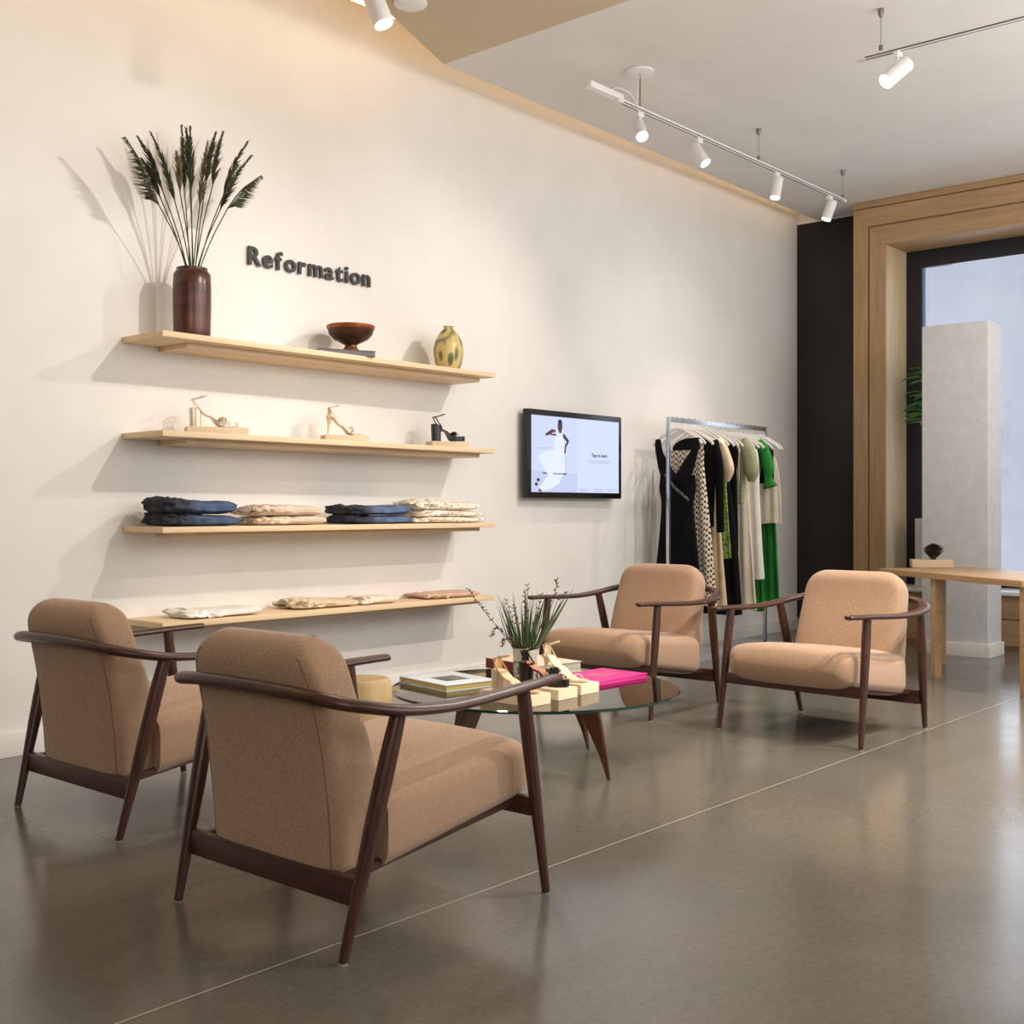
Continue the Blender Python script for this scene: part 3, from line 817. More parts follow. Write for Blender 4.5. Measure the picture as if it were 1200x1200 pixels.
# plumes : tip pixel, plume base pixel
PL = [((150,165),(186,240),0,.05),((167,190),(188,232),0,-.02),((178,160),(205,236),0,.03),((163,165),(190,222),0,.0),((207,182),(211,226),1,.05),((213,151),(216,222),0,-.03),((223,153),(224,224),0,.02),
      ((218,155),(222,214),0,.06),((243,170),(234,242),1,.0),((252,160),(241,215),0,.04),((261,158),(249,218),0,-.02),((289,170),(262,228),0,.03),((293,186),(258,246),0,.0),((303,208),(267,244),0,.06)]
stem_lab = ['first','second','third','fourth','fifth','sixth','seventh','eighth','ninth','tenth','eleventh','twelfth','thirteenth','last']
order = sorted(range(len(PL)), key=lambda i: PL[i][0][0])
rnd = random.Random(11)
for idx, i in enumerate(order):
    tip, base, pale, dy = PL[i]
    pt = pixel(*tip, y=-.2-dy*2); pb = pixel(*base, y=-.2-dy)
    mouth = Vector((-6.684+(pb.x+6.684)*.10, -.2-dy*.3, Z1+.30)); foot = Vector((-6.684-(pb.x+6.684)*.08, -.2+dy*.1, Z1+.12))
    r = empty('pampas_stem', tuple(foot), 0, f'{"pale olive" if pale else "dark green"} pampas grass stem in the clay vase, {stem_lab[idx]} from left by plume tip', 'dried grass', 'pampas stems in the clay vase')
    P = smoothpath([Vector(q)-foot for q in (foot, mouth, mouth.lerp(pb,.5)+Vector(((pb.x-mouth.x)*-.06,0,.01)), pb)], 6)
    bm = B(); tube(bm, P, .0028, 6); link('stalk', bm, M['stem'], r)
    # plume : spine from base to tip with drooping side hairs
    bm = B(); a = pb-foot; b_ = pt-foot; d = b_-a
    spn = smoothpath([a, a+d*.5+Vector((d.x*-.06,0,.015)), b_], 12)
    tube(bm, spn, [.0035-.003*k/len(spn) for k in range(len(spn))], 5)
    Lp = d.length
    droop = 1.0 if i in (0, 13) else .45
    for k, p in enumerate(spn):
        t = k/(len(spn)-1)
        m_ = 7
        for q in range(m_):
            an = rnd.uniform(0, 2*PI); side = Vector((math.cos(an), math.sin(an)*.8, 0))
            l = (.05+.05*math.sin(PI*min(1, t*1.1+.15)))*(1-.45*t)*rnd.uniform(.7,1.2)
            dr = d.normalized()
            e = p+dr*l*.95+side*l*.28
            if i in (0,13): e = p+dr*l*.55+Vector((math.copysign(1, d.x)*l*.75, side.y*l*.3, -l*.12))
            mid = p+(e-p)*.5+Vector((0,0,.008))
            w = rnd.uniform(.0016,.0032)*(1.0-.3*t)
            tube(bm, [p, mid, e+Vector((0,0,-.008*droop))], [w*.6, w, .0003], 4)
    link('plume', bm, M['plume_pale'] if pale else M['plume'], r, angle=180)
# bowl on book
bk = book('grey_book', (-5.735,-.225,Z1), R(-24), .32, .20, .030, M['grey_book'], M['grey_book'], 'flat grey book under the copper bowl on the top shelf', spine=M['grey_book'])
bo = empty('pedestal_bowl', (-5.655,-.2,Z1+.031), 0, 'brown and copper pedestal bowl standing on the grey book, top shelf', 'bowl')
bm = B(); lathe(bm, [(.060,0),(.062,.006),(.048,.018),(.034,.034)], 40); link('foot', bm, M['bowl_rim'], bo)
bm = B(); lathe(bm, [(.034,.034),(.032,.045),(.050,.054),(.094,.076),(.120,.104),(.128,.130)], 48, capt=False, capb=False)
lathe(bm, [(.122,.130),(.114,.108),(.088,.082),(.030,.064)], 48, capt=True, capb=False); link('basin', bm, M['bowl'], bo)
bm = B(); lathe(bm, [(.128,.130),(.134,.138),(.135,.150),(.131,.154),(.126,.150),(.122,.130)], 56, capt=False, capb=False); link('rim', bm, M['bowl_rim'], bo)
# egg vase
ev = empty('leaf_painted_vase', (-4.872,-.2,Z1), R(20), 'yellow and olive egg shaped vase with leaf pattern, right end of top shelf', 'vase')
bm = B(); lathe(bm, [(.074,0),(.080,.004),(.098,.045),(.110,.10),(.110,.135),(.098,.18),(.072,.222),(.045,.248),(.034,.256),(.034,.266),(.040,.270),(.034,.270),(.028,.262),(.028,.24)], 44, sy=.8); link('body', bm, M['egg'], ev)

# ------------------------------------------------------------------ shelf two : risers and sandals
Z2 = SZ[1]+.001
PH = R(-26)
for (px0, px1, L_, kind) in ((209,292,.30,0),(371,439,.25,1),(496,555,.24,2)):
    c = pixel(px0+ (223-209), 510, z=None, y=-.225)
    dv = Vector((math.cos(PH), math.sin(PH), 0)); nv = Vector((-dv.y, dv.x, 0))
    nr = Vector((c.x, -.235+.0, 0))  # near left bottom corner
    W2 = .125
    lab = ['pale wooden display block under the metallic sandal, second shelf','pale wooden display block under the beige stiletto sandal, second shelf','pale wooden display block under the black platform sandal, second shelf'][kind]
    o = bxo('display_block', (0, L_, 0, W2, 0, .037), M['riser'], None, .0015, loc=(nr.x, nr.y+.035, Z2), rot=(0,0,PH)); tag(o, lab, 'display block', 'wooden display blocks on the second shelf')
    sl = nr+Vector((0,.035,0))+dv*.02+nv*W2/2
    if kind == 0: sandal('metallic_sandal', 'metallic gold block heel platform sandal at left on the second shelf', (sl.x, sl.y, Z2+.039), PH, M['silver'], .088, .014, 'block', straps='cross')
    if kind == 1: sandal('stiletto_sandal', 'beige stiletto sandal with small bow in middle of second shelf', (sl.x, sl.y, Z2+.039), PH, M['cream_leather'], .100, 0, 'spike', L=.21, straps='bow')
    if kind == 2: sandal('black_sandal', 'black leather platform block heel sandal at right on the second shelf', (sl.x, sl.y, Z2+.039), PH, M['black_leather'], .098, .022, 'block', L=.21, straps='cross')

# ------------------------------------------------------------------ folded clothes
def folded(name, label, group, loc, rz, L, Wd, T, mat, seed, crump=1., groove=.5, flatn=False, tilt=0):
    rn = Vector((seed*13.7, seed*3.1, 0))
    bm = B(); rings = []
    NU, NV = 84, 52
    def ridge(v): return 1-abs(noise.noise(v+rn))*2.2
    for i in range(NU+1):
        u = -1+2*i/NU
        e = (1-abs(u)**8)**(1/3.0) if abs(u) < 1 else 0
        ring = []
        for k in range(NV):
            a = 2*PI*k/NV; c, s = sup(a, 2.7)
            y = c*Wd/2*(1-.10*(1-e)); z = s*T/2*max(e, .04); x = u*L/2
            left = max(0, min(1, (.25-u)*1.1)); cr_ = (.25+left*crump)
            g = groove*math.exp(-(z/(T*.09))**2)+groove*.6*left*math.exp(-((z-T*.25)/(T*.07))**2)
            x *= 1-.06*g; y *= 1-.07*g
            top = 1 if s > -.5 else .1
            q = Vector((x*11+y*4, y*7-x*2, z*9)); q2 = Vector((x*24-y*7, y*22+x*5, z*30))
            z += T*top*cr_*(.17*ridge(q)+.10*ridge(q2)-.12)
            z += T*.10*top*math.sin(u*2.2+seed)
            x += (noise.noise(Vector((y*16, z*45, seed)))*.016+noise.noise(Vector((y*40, z*60, seed+9)))*.006)*cr_
            y += (noise.noise(Vector((x*14, z*45, seed+3)))*.020+noise.noise(Vector((x*38, z*60, seed+5)))*.007)*cr_
            ring.append(Vector((x, y, max(-T/2, z)+T/2)))
        rings.append(ring)
    grid_loft(bm, rings)
    o = link(name, bm, mat, None, angle=180, loc=loc, rot=(0,0,rz)); tag(o, label, 'folded clothes', group); return o
Z3 = SZ[2]
def sx(px, y=-.2): return pixel(px, 600, y=y).x
def stack(px0, px1, nm, mats, labs, group, T, seed, y=-.205, crump=1., rz=R(-6)):
    x0, x1 = pixel(px0, 600, y=y).x, pixel(px1, 600, y=y).x
    z = Z3+.0005
    for k, (m_, lb, t) in enumerate(zip(mats, labs, T)):
        off = -.012*k
        folded(nm, lb, group, ((x0+x1)/2+off, y, z), rz+R(2)*k, (x1-x0)*(.92-.03*k), .24, t, m_, seed+k, crump); z += t*1.0
stack(176,271,'folded_jeans',[M['denim'],M['denim']],['lower dark blue folded jeans of the left denim stack, third shelf','upper dark blue folded jeans of the left denim stack, third shelf'],'folded clothes on the third shelf',[.058,.072],3,crump=1.3)
stack(283,371,'folded_trousers',[M['stripe'],M['stripe']],['lower cream corduroy folded trousers, third shelf','upper cream corduroy folded trousers, third shelf'],'folded clothes on the third shelf',[.046,.054],13,crump=1.3)
stack(392,471,'folded_jeans',[M['denim2'],M['denim2']],['lower mid blue folded jeans of the right denim stack, third shelf','upper mid blue folded jeans of the right denim stack, third shelf'],'folded clothes on the third shelf',[.050,.056],23,crump=1.2)
stack(472,556,'folded_dress',[M['floral'],M['floral'],M['floral']],['bottom cream folded garment with small red flowers, third shelf','middle cream folded garment with small red flowers, third shelf','top cream folded garment with small red flowers, third shelf'],'folded clothes on the third shelf',[.035,.040,.056],33,crump=1.5)
Z4 = SZ[3]
folded('folded_shirt', 'white folded shirt lying flat at left end of the lowest shelf', 'folded clothes on the lowest shelf', (-6.57,-.205,Z4+.0005), R(-3), .44, .26, 0.040, M['white_cloth'], 43, 1.8, .5)
folded('folded_shirt', 'cream crumpled folded shirt at middle of the lowest shelf', 'folded clothes on the lowest shelf', (-5.89,-.19,Z4+.0005), R(-3), .42, .25, 0.046, M['sand_cloth'], 53, 2.0, .5)
bt = bm = B()
folded('folded_shirt', 'sand coloured folded shirt at middle of lowest shelf, right of the cream one', 'folded clothes on the lowest shelf', (-5.52,-.205,Z4+.0005), R(-5), .26, .24, 0.040, M['cream_cloth'], 57, 2.0, .5)
folded('folded_shirt', 'blush pink folded shirt at right end of the lowest shelf', 'folded clothes on the lowest shelf', (-4.93,-.20,Z4+.0005), R(-3), .42, .26, 0.032, M['blush_cloth'], 63, 1.5, .5)

# ------------------------------------------------------------------ clothes rail
RY, RZ_ = -.33, 1.80
rx0, rx1 = -2.665, -1.215
rk = empty('clothes_rack', ((rx0+rx1)/2, RY, 0), 0, 'chrome clothes rack full of garments on the floor against the wall', 'clothes rack')
hl = (rx1-rx0)/2
bxo('top_rail', (-hl, hl, -.012, .012, RZ_-.036, RZ_), M['chrome'], rk, .002)
for s in (-1, 1): bxo('upright', (s*hl-.012, s*hl+.012, -.0125, .0125, .018, RZ_-.001), M['chrome'], rk, .002)
bxo('base_plate', (-hl-.1, hl+.03, -.26, .24, 0, .018), M['plate'], rk, .003)
# hanger
def make_hanger(k):
    r = empty('clothes_hanger', (0,0,0), 0, 'x', 'hanger', 'white hangers on the clothes rack')
    bm = B(); P = smoothpath([(0,-.215,-.125),(0,-.185,-.094),(0,-.10,-.044),(0,-.035,-.013),(0,0,-.007),(0,.035,-.013),(0,.10,-.044),(0,.185,-.094),(0,.215,-.125)], 5)
    tube(bm, P, 1, 12, flat=(.0065,.0115)); link('shoulder_bar', bm, M['hanger'], r)
    bm = B(); P = [(0,0,-.01),(0,0,.02),(0,.006,.035),(0,.012,.047)]+[(0,.0+.018*math.cos(a),.062+.018*math.sin(a)) for a in [R(-20+20*q) for q in range(11)]]
    tube(bm, P, .0018, 6); link('hook', bm, M['chrome'], r)
    return r
NH = 17
ordn = ['first','second','third','fourth','fifth','sixth','seventh','eighth','ninth','tenth','eleventh','twelfth','thirteenth','fourteenth','fifteenth','sixteenth','last']
hx = [rx0+.12+(rx1-rx0-.20)*k/(NH-1) for k in range(NH)]
HZ = RZ_-.078+.0 # hanger origin : hook loop sits on top of rail
h0 = None
hang = []
for k in range(NH):
    if h0 is None: h0 = make_hanger(k); o = h0
    else: o = copy_tree(h0)
    o.location = (hx[k], RY, RZ_-.075); o.rotation_euler = (0, 0, R(random.Random(k).uniform(-5, 5)-4))
    o['label'] = f'white wooden hanger, {ordn[k]} along the rack from its left end' if k < NH-1 else 'white wooden hanger at the far right end of the rack'
    hang.append(o)
SH = RZ_-.075-.05   # shoulder height near neck
def garment(name, label, k, prof, mat, th=.018, ripple=.006, nf=7, seed=0, dx=0, grow=1, kids=None, tw=0):
    """prof: list of (z, y_left, y_right) absolute z, y relative to rail centre"""
    r = empty(name, (hx[k]+dx, RY, 0), hang[k].rotation_euler.z if not tw else tw, label, 'clothes', 'garments on the clothes rack')
    bm = B(); rings = []; N = 56; z1, z0 = prof[0][0], prof[-1][0]
    tabl = [(p[0], p[1]) for p in prof][::-1]; tabr = [(p[0], p[2]) for p in prof][::-1]
    K = 40
    for i in range(K+1):
        z = z1+(z0-z1)*i/K; yl = cr(tabl, z); yr = cr(tabr, z); u = i/K
        t = th*(.35+.65*min(1, u*6)) if grow else th
        ring = []
        for q in range(N):
            a = 2*PI*q/N; y = (yl+yr)/2+(yr-yl)/2*math.cos(a)
            rp = ripple*min(1, .15+u*1.2)*math.sin(nf*(y/max(.05, abs(yr-yl)))*2*PI+seed+.8*math.sin(z*3+seed))
            x = t*math.copysign(abs(math.sin(a))**.6, math.sin(a))+rp
            ring.append((x, y, z+(.006*math.sin(y*40+seed) if i == K else 0)))
        rings.append(ring)
    grid_loft(bm, rings); link('body', bm, mat, r, angle=70)
    return r
def gpart(r, name, path, rad, mat, flat=(1,1), seg=14, ruf=0, seed=0):
    bm = B(); P = smoothpath(path, 6); n = len(P)
    rr = [interp([(q/(len(rad)-1), rad[q]) for q in range(len(rad))], i/(n-1)) for i in range(n)]
    rg = tube(bm, P, rr, seg, flat=flat, up=(1,0,.01))
    if ruf:
        for i, ring in enumerate(rg):
            for q, v in enumerate(ring): v.co.x += ruf*math.sin(q*2.4+seed)*min(1, i/n*1.5)
    link(name, bm, mat, r, angle=70)
# z helper: pixel height -> z on the rack plane
def zp(px, py): return pixel(px, py, y=RY).z
# 1 black V neck dress
BODY = zp
g1 = garment('black_slip_dress', 'long black V neck dress with lace trim, nearest on the clothes rack', 0, [(1.37,-.155,.15),(1.28,-.165,.16),(1.16,-.14,.14),(1.0,-.155,.15),(.55,-.21,.2)], M['black_cloth'], .03, .005, 5, 1)
for s in (-1,1): gpart(g1, 'shoulder_strap', [(.0,.175*s,SH-.03),(-.01,.155*s,1.54),(-.018,.10*s,1.42),(-.02,.035*s,1.31)], [.026,.034,.055,.075], M['black_cloth'], flat=(1,.28))
gpart(g1, 'lace_trim', [(-.040,.09,1.38),(-.040,0,1.28),(-.040,-.13,1.18)], [.010,.012,.010], M['lace_trim'], flat=(1,.3))
g2 = garment('printed_maxi_dress', 'long cream dress with black lattice print, just behind the black V neck dress', 1, [(1.56,-.19,.17),(1.45,-.185,.17),(1.2,-.215,.215),(.8,-.262,.262),(.40,-.30,.285)], M['crochet'], .022, .008, 6, 2, dx=.02)
for s in (-1,1): gpart(g2, 'shoulder_strap', [(0,.17*s,SH-.05),(-.0,.165*s,1.54)], [.016,.016], M['crochet'], flat=(1,.3))
g3 = garment('black_knit_top', 'black long sleeved knit top behind the lattice print dress', 3, [(1.66,-.09,.09),(1.62,-.20,.20),(1.5,-.21,.2),(1.1,-.19,.18),(.98,-.19,.18)], M['black_cloth'], .016, .004, 5, 3)
gpart(g3, 'sleeve', [(0,-.19,1.63),(0,-.235,1.45),(0,-.245,1.2),(0,-.25,.94)], [.035,.04,.036,.034], M['black_cloth'], flat=(1,.45))
g4 = garment('cream_satin_blouse', 'cream satin puff sleeved dress between black knit top and green print', 4, [(1.66,-.09,.09),(1.61,-.18,.18),(1.3,-.16,.16),(.9,-.19,.18),(.38,-.24,.22)], M['satin'], .016, .006, 6, 4, dx=.03)
gpart(g4, 'sleeve', [(0,-.165,1.65),(-.01,-.22,1.54),(0,-.25,1.42),(0,-.235,1.33)], [.028,.048,.052,.028], M['satin'], flat=(1,.6), ruf=.004)
g5 = garment('green_print_dress', 'mottled green printed short dress in the middle of the clothes rack', 5, [(1.64,-.10,.10),(1.58,-.17,.17),(1.3,-.17,.16),(1.0,-.19,.18),(.74,-.215,.20)], M['green_print'], .018, .005, 6, 5, dx=.045)
g6 = garment('long_black_dress', 'very long plain black dress right of the green printed dress', 6, [(1.66,-.04,.04),(1.60,-.14,.14),(1.50,-.13,.13),(1.2,-.18,.17),(.8,-.23,.2),(.30,-.27,.24)], M['black_cloth'], .020, .008, 5, 6, dx=.02)
g6b = garment('black_cardigan', 'slim black garment hanging behind the very long black dress', 7, [(1.66,-.06,.08),(1.60,-.2,.18),(1.4,-.2,.18),(.80,-.215,.19)], M['black_cloth'], .014, .004, 5, 7)
g7 = garment('fringed_top', 'cream fringed short top in front of the sage puff sleeve dress', 8, [(1.65,-.06,.06),(1.60,-.19,.18),(1.5,-.18,.18),(1.38,-.17,.17)], M['ivory'], .012, .006, 9, 8, dx=-.02)
bm = B()
for q in range(26):
    y = -.20+.4*q/25; tube(bm, [(-.012,y,1.60),(-.016,y+.004*math.sin(q),1.5),(-.014,y+.006*math.sin(q*2),1.33+.03*math.sin(q*1.7))], .0028, 5)
link('fringe', bm, M['ivory'], g7)
g8 = garment('sage_knit_top', 'sage ribbed knit top with puffed sleeves on the clothes rack', 9, [(1.66,-.08,.08),(1.60,-.19,.19),(1.4,-.18,.17),(1.2,-.17,.16),(1.16,-.17,.16)], M['rib'], .02, .004, 8, 9)
gpart(g8, 'sleeve', [(0,-.16,1.66),(-.01,-.215,1.56),(-.01,-.245,1.42),(0,-.235,1.33)], [.035,.060,.064,.030], M['rib'], flat=(1,.6), ruf=.005)
gpart(g8, 'sleeve', [(-.02,.12,1.62),(-.03,.10,1.5),(-.03,.06,1.3),(-.03,.05,1.14)], [.03,.05,.05,.03], M['rib'], flat=(1,.5), ruf=.004)
g9 = garment('ivory_wide_trousers', 'long ivory trousers hanging below the sage knit top', 10, [(1.62,-.13,.13),(1.45,-.15,.15),(1.2,-.17,.16),(.8,-.2,.19),(.32,-.245,.23)], M['ivory'], .028, .010, 5, 10, dx=-.01)
g10 = garment('green_puff_dress', 'emerald green dress with ruffled puff sleeve on the clothes rack', 12, [(1.66,-.08,.08),(1.60,-.19,.19),(1.3,-.15,.14),(.9,-.18,.16),(.30,-.21,.2)], M['green'], .02, .010, 6, 11, dx=.03)
gpart(g10, 'sleeve', [(0,-.155,1.66),(-.01,-.215,1.57),(-.01,-.245,1.45),(-.01,-.245,1.36),(-.01,-.262,1.29)], [.030,.046,.050,.036,.064], M['green'], flat=(1,.6), ruf=.006)
g11 = garment('white_long_top', 'plain white long garment just left of the green ruffled sleeve', 11, [(1.64,-.1,.1),(1.58,-.17,.17),(1.2,-.19,.18),(.8,-.215,.19),(.56,-.235,.2)], M['white_cloth'], .022, .006, 5, 12, dx=.05)
g12 = garment('black_tee', 'short black top near the right end of the clothes rack', 14, [(1.66,-.08,.08),(1.61,-.2,.2),(1.5,-.22,.21),(1.37,-.225,.21),(1.33,-.22,.2)], M['black_cloth'], .016, .004, 6, 13, dx=.01)
g13 = garment('cream_skirt', 'cream short garment below the black top at the rack right end', 15, [(1.62,-.12,.12),(1.5,-.19,.19),(1.2,-.23,.21),(1.0,-.235,.22)], M['ivory'], .016, .006, 6, 14)
g14 = garment('green_trousers', 'slim emerald green garment hanging last at the rack right end', 16, [(1.60,-.10,.1),(1.3,-.13,.12),(.9,-.16,.15),(.36,-.19,.17)], M['green'], .016, .008, 5, 15)

# ------------------------------------------------------------------ ceiling tracks and spotlights
TK = 3.52
def spot_head(name, label, loc, aim, power=0, group='white spotlights on the ceiling tracks', lens=True, size=1.0, cone=70, colr=(1,.90,.80)):
    r = empty(name, loc, 0, label, 'spotlight', group)
    d = Vector(aim).normalized()
    bxo('track_adapter', (-.03,.03,-.014,.014,-.03,0), M['white_metal'], r, .002)
    bm = B(); tube(bm, [(0,0,-.03),(0,0,-.065)], .009, 10); link('stem', bm, M['white_metal'], r)
    q = d.to_track_quat('Z', 'Y').to_matrix().to_4x4(); c = Vector((0,0,-.10))
    rad = .038*size; L = .15*size
    bm = B(); lathe(bm, [(rad*.96,-L*.42),(rad,-L*.40),(rad,L*.575),(rad*.93,L*.58),(rad*.86,L*.54),(rad*.80,L*.50)], 28, capt=False)
    bmesh.ops.transform(bm, matrix=Matrix.Translation(c) @ q, verts=bm.verts[:]); link('lamp_housing', bm, M['white_metal'], r, angle=40)
    bm = B(); lathe(bm, [(rad*.86,L*.51),(rad*.85,L*.515)], 24); bmesh.ops.transform(bm, matrix=Matrix.Translation(c) @ q, verts=bm.verts[:]); link('lens', bm, M['lamp_lens'], r)
    if power:
        ld = bpy.data.lights.new('spot', 'SPOT'); ld.energy = power; ld.spot_size = R(cone); ld.spot_blend = .8; ld.shadow_soft_size = .03; ld.color = colr
        lo = bpy.data.objects.new('spot_light', ld); col.objects.link(lo)
        lo.location = Vector(loc)+c+d*(L*.62); lo.rotation_euler = d.to_track_quat('-Z', 'Y').to_euler()
    return r
def D(r_, z_, f_): return (rt[0]*r_+fw[0]*f_, rt[1]*r_+fw[1]*f_, z_)
def track(label, a, b_, wires):
    a, b_ = Vector(a), Vector(b_); r = empty('light_track', tuple(a), 0, label, 'light track', 'white ceiling light tracks')
    L = (b_-a).length; ang = math.atan2(b_.y-a.y, b_.x-a.x); mt = Matrix.Rotation(ang, 4, 'Z')
    bm = B(); box(bm, 0, L, -.018, .018, 0, .022, bev=.002, mat=None); bmesh.ops.transform(bm, matrix=mt, verts=bm.verts[:]); link('rail', bm, M['white_metal'], r)
    bm = B()
    for s in (-.0185,.0175): box(bm, .05, L-.04, s, s+.001, .003, .010)
    box(bm, .05, L-.04, -.004, .004, -.001, .001)
    bmesh.ops.transform(bm, matrix=mt, verts=bm.verts[:]); link('conductor_slot', bm, M['dark_slot'], r, smooth=False)
    for wd in wires:
        p = mt @ Vector((wd,0,0))
        bm = B(); tube(bm, [(p.x,p.y,.022),(p.x,p.y,3.768-a.z)], .0018, 6); w_ = link('suspension_wire', bm, M['wire'], r)
        bm = B(); lathe(bm, [(.011,.022),(.011,.055),(.004,.06)], 12, p.x, p.y); link('wire_grip', bm, M['wire'], w_)
        bm = B(); lathe(bm, [(.007,3.725-a.z),(.016,3.745-a.z),(.016,3.767-a.z)], 12, p.x, p.y); link('ceiling_grip', bm, M['wire'], w_)
    return r
track('white track with four spotlights hanging parallel to the shelf wall', (-4.38,-1.10,TK), (-1.33,-1.09,TK), (1.69,3.02))
track('white track at upper right carrying one spotlight, cut by the photo edge', (-4.03,-2.44,TK), (-3.98,-5.2,TK), (.13,1.9))
lp = [(762,128),(827,160),(911,202),(970,230)]
aims = [D(.12,-.75,-.65), D(.45,-.8,-.35), D(-.18,-.95,-.15), D(-.33,-.9,-.05)]
pw = [70, 70, 60, 60]
ol = ['leftmost of the four spotlights on the long track, lens facing camera','second spotlight from the left on the long track, tilted right','third spotlight from the left on the long track, pointing down','last spotlight at the right end of the long track']
for (q, a, p_, l_) in zip(lp, aims, pw, ol):
    c = pixel(*q, z=TK); spot_head('track_spotlight', l_, (c.x,-1.095,TK-.0015), a, p_)
c = pixel(1057, 64, z=TK); spot_head('track_spotlight', 'single spotlight on the upper right track, tilted down left', (-4.025,c.y,TK-.0015), D(-.62,-.55,-.2), 90, size=1.15)
# driver box and canopy
cn = empty('ceiling_canopy', (-4.138,-1.10,3.768), 0, 'round white canopy on the ceiling feeding the long light track', 'ceiling canopy')
bm = B(); lathe(bm, [(.085,0),(.083,-.012),(.070,-.020),(.03,-.022)], 36); link('plate', bm, M['white_metal'], cn)
bm = B(); tube(bm, smoothpath([(0,0,-.02),(.0,.0,-.12),(.0,0,-.224)],6), .004, 8); link('feed_rod', bm, M['wire'], cn)
bm = B(); tube(bm, smoothpath([(0,0,-.02),(-.03,.0,-.12),(-.02,0.01,-.2),(-.10,.0,-.165),(-.22,.01,-.16),(-.29,.02,-.20)],8), .0025, 6); link('cable', bm, M['white_metal'], cn)
bm = B(); box(bm, -.16,.16,-.025,.025,0,.035, bev=.004)
o = link('driver_box', bm, M['white_metal'], loc=(-4.50,-1.10,TK+.01)); tag(o, 'slim white driver box at the left end of the long light track', 'driver box')
# near lamp under the soffit
A_ = pixel(440, -22, z=TK)
track('white track under the tan soffit, above the top edge of the photo', (A_.x-.8,A_.y,TK), (A_.x+.25,A_.y,TK), (.3,))
spot_head('track_spotlight', 'large white spotlight under the tan soffit at the top of the photo', (A_.x,A_.y,TK-.0015), D(.34,-.85,-.1), 95, size=1.25, cone=100)
cq = pixel(484, 1, z=3.768)
bm = B(); lathe(bm, [(.088,0),(.086,-.014),(.07,-.022)], 36); o = link('smoke_detector', bm, M['white_metal'], loc=(cq.x,cq.y+.02,3.767)); tag(o, 'round white disc fixed on the tan soffit beside the large spotlight', 'ceiling disc')

# ------------------------------------------------------------------ desk at right, with box and pine cone
e1 = Vector((-.557,-.83,0)); 
dk = empty('oak_desk', (-1.996,-1.665,0), math.atan2(e1.y, e1.x), 'pale oak desk at right behind the right armchair, near the window', 'desk')
DZ = .695
bxo('desk_top', (0,1.5,0,.75,DZ-.04,DZ), M['desk'], dk, .003)
for (x, y) in ((.565,.03),(.02,.45),(1.44,.03),(1.44,.68)):
    bxo('leg', (x,x+.05,y,y+.05,0,DZ-.04), M['desk'], dk, .003)
bp = pixel(1066, 664, z=DZ)
bm = B(); box(bm, 0,.28,-.14,0,0,.055, bev=.002)
o = link('wooden_tray', bm, M['riser'], loc=(bp.x,bp.y,DZ+.001), rot=(0,0,R(-60))); tag(o, 'low pale wooden block under the pine cone on the oak desk', 'wooden block')
pc = Vector((bp.x,bp.y,DZ+.056))+Vector((math.cos(R(-60))*.145-.06*.8, math.sin(R(-60))*.145-.04, 0))
bm = B()
for k in range(70):
    a = k*2.39996; t = k/70; rr = .055*math.sin(PI*(.15+.8*t)); z = .012+.10*t
    d = Vector((math.cos(a), math.sin(a), .35)); p_ = Vector((math.cos(a)*rr*.35, math.sin(a)*rr*.35, z))
    tube(bm, [p_, p_+d*rr*.6, p_+d*rr], [.006,.012,.004], 6, flat=(1,.35), up=(0,0,1))
tube(bm, [(0,0,0),(0,0,.05),(0,0,.11)], [.02,.028,.008], 8)
o = link('pine_cone', bm, M['cone'], loc=tuple(pc)); tag(o, 'dark brown pine cone on the pale block on the oak desk', 'pine cone')

# ------------------------------------------------------------------ planter with leafy plant behind pillar
pl = empty('window_plant', (-.12,-1.36,.456), 0, 'leafy green plant in pale grey planter on the window sill behind the white pillar', 'plant')
bm = B(); box(bm, -.12,.12,-.3,.15,0,.58, bev=.004); link('planter', bm, M['planter'], pl)
bm = B(); tube(bm, smoothpath([(0,.0,.5),(.01,.02,1.1),(0,.03,1.5),(0,.03,1.8)],6), [.013]*12+[.008]*7, 8); link('trunk', bm, M['stem'], pl)
def leaf(parent, base, d, L, w):
    bm = B(); d = Vector(d).normalized(); side = d.cross(Vector((0,0,1))).normalized(); base = Vector(base); rows = []
    for i in range(9):
        t = i/8; c = base+d*L*t+Vector((0,0,-.35*L*t*t)); ww = w*math.sin(PI*t**.8)+.001; rows.append((c-side*ww+Vector((0,0,ww*.3)), c, c+side*ww+Vector((0,0,ww*.3))))
    v = [[bm.verts.new(p) for p in r_] for r_ in rows]
    for a, b_ in zip(v, v[1:]):
        bm.faces.new((a[0],a[1],b_[1],b_[0])); bm.faces.new((a[1],a[2],b_[2],b_[1]))
    link('leaf', bm, M['leaf'], parent, angle=80)
rnd = random.Random(3)
for k in range(40):
    z = rnd.uniform(1.22,1.80); a = rnd.uniform(0, 2*PI); b_ = (.02*math.cos(a), .03+.02*math.sin(a), z)
    leaf(pl, b_, (math.cos(a)*.7-.1, math.sin(a)+.3, rnd.uniform(.1,.6)), rnd.uniform(.22,.33), rnd.uniform(.036,.055))

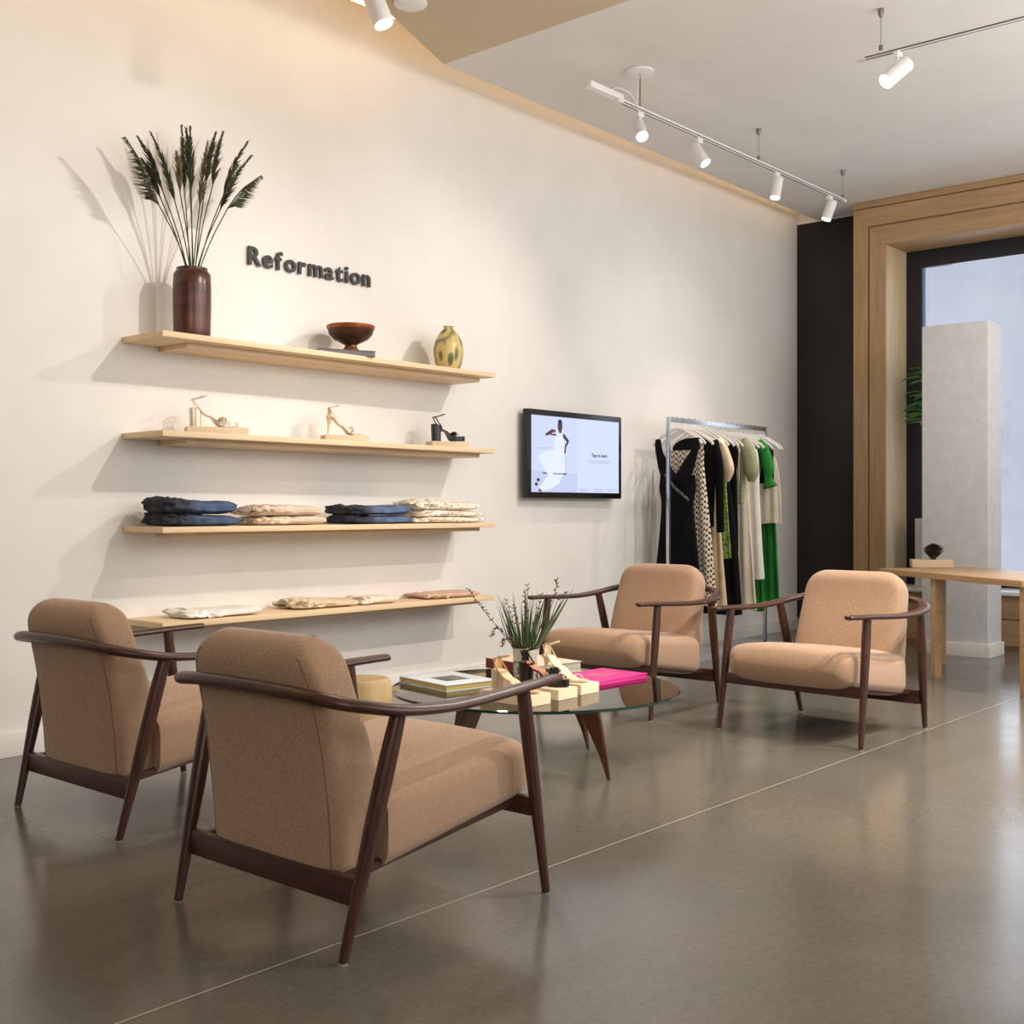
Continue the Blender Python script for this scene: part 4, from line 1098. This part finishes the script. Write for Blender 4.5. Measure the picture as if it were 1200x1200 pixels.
# ------------------------------------------------------------------ lights
def spot(loc, tgt, power, cone, blend=.6, soft=.03, colr=(1,.92,.84)):
    ld = bpy.data.lights.new('washer_and_fill_spot', 'SPOT'); ld.energy = power; ld.spot_size = R(cone); ld.spot_blend = blend; ld.shadow_soft_size = soft; ld.color = colr
    o = bpy.data.objects.new('washer_and_fill_spot', ld); col.objects.link(o); o.location = loc
    o.rotation_euler = (Vector(tgt)-Vector(loc)).to_track_quat('-Z','Y').to_euler()
    return o
spot((-5.75,-3.0,3.42), (-7.1,0,1.6), 150, 66, .9)
spot((-3.75,-2.9,3.42), (-5.0,0,1.6), 150, 62, .9)
spot((-3.0,-2.6,3.42), (-2.2,0,1.6), 70, 64, .9)
spot((-4.6,-4.4,3.6), (-5.0,-2.3,.2), 330, 74, .95)
spot((-3.0,-4.4,3.6), (-3.4,-3.2,0), 300, 76, .95)
spot((-5.4,-4.9,3.6), (-5.7,-3.8,0), 300, 84, 1)  # unseen spot added to brighten the floor at right
def area(loc, tgt, sx_, sy_, power, colr):  # serves the window light and the added fills
    ld = bpy.data.lights.new('window_and_fill_light', 'AREA'); ld.shape = 'RECTANGLE'; ld.size = sx_; ld.size_y = sy_; ld.energy = power; ld.color = colr
    o = bpy.data.objects.new('window_and_fill_light', ld); col.objects.link(o); o.location = loc
    o.rotation_euler = (Vector(tgt)-Vector(loc)).to_track_quat('-Z','Y').to_euler(); return o
area((1.2,-2.1,2.1), (-4,-2.4,.6), 2.0, 2.8, 30, (.86,.92,1))
area((-5.2,-7.0,3.0), (-5.2,-.0,1.9), 7.0, 1.4, 105, (1,.965,.92))  # added fill without a real source, evens out the shelf wall
area((-4.5,-5.5,1.9), (-4.5,-5.0,4), 7.0, 4.0, 125, (1,.965,.94))  # unseen upward fill added to lift the ceiling
area((-12.2,-6.5,2.6), (-7.8,-2.2,.4), 3.0, 2.0, 75, (1,.96,.90))  # added fill behind the camera, brightens the nearest chair back
w_ = bpy.data.worlds.new('world'); scn.world = w_; w_.use_nodes = True
bg = w_.node_tree.nodes['Background']; bg.inputs[0].default_value = (.90,.93,1,1); bg.inputs[1].default_value = 1.05
scn.view_settings.view_transform = 'Standard'; scn.view_settings.look = 'None'; scn.view_settings.exposure = .2; scn.view_settings.gamma = 1
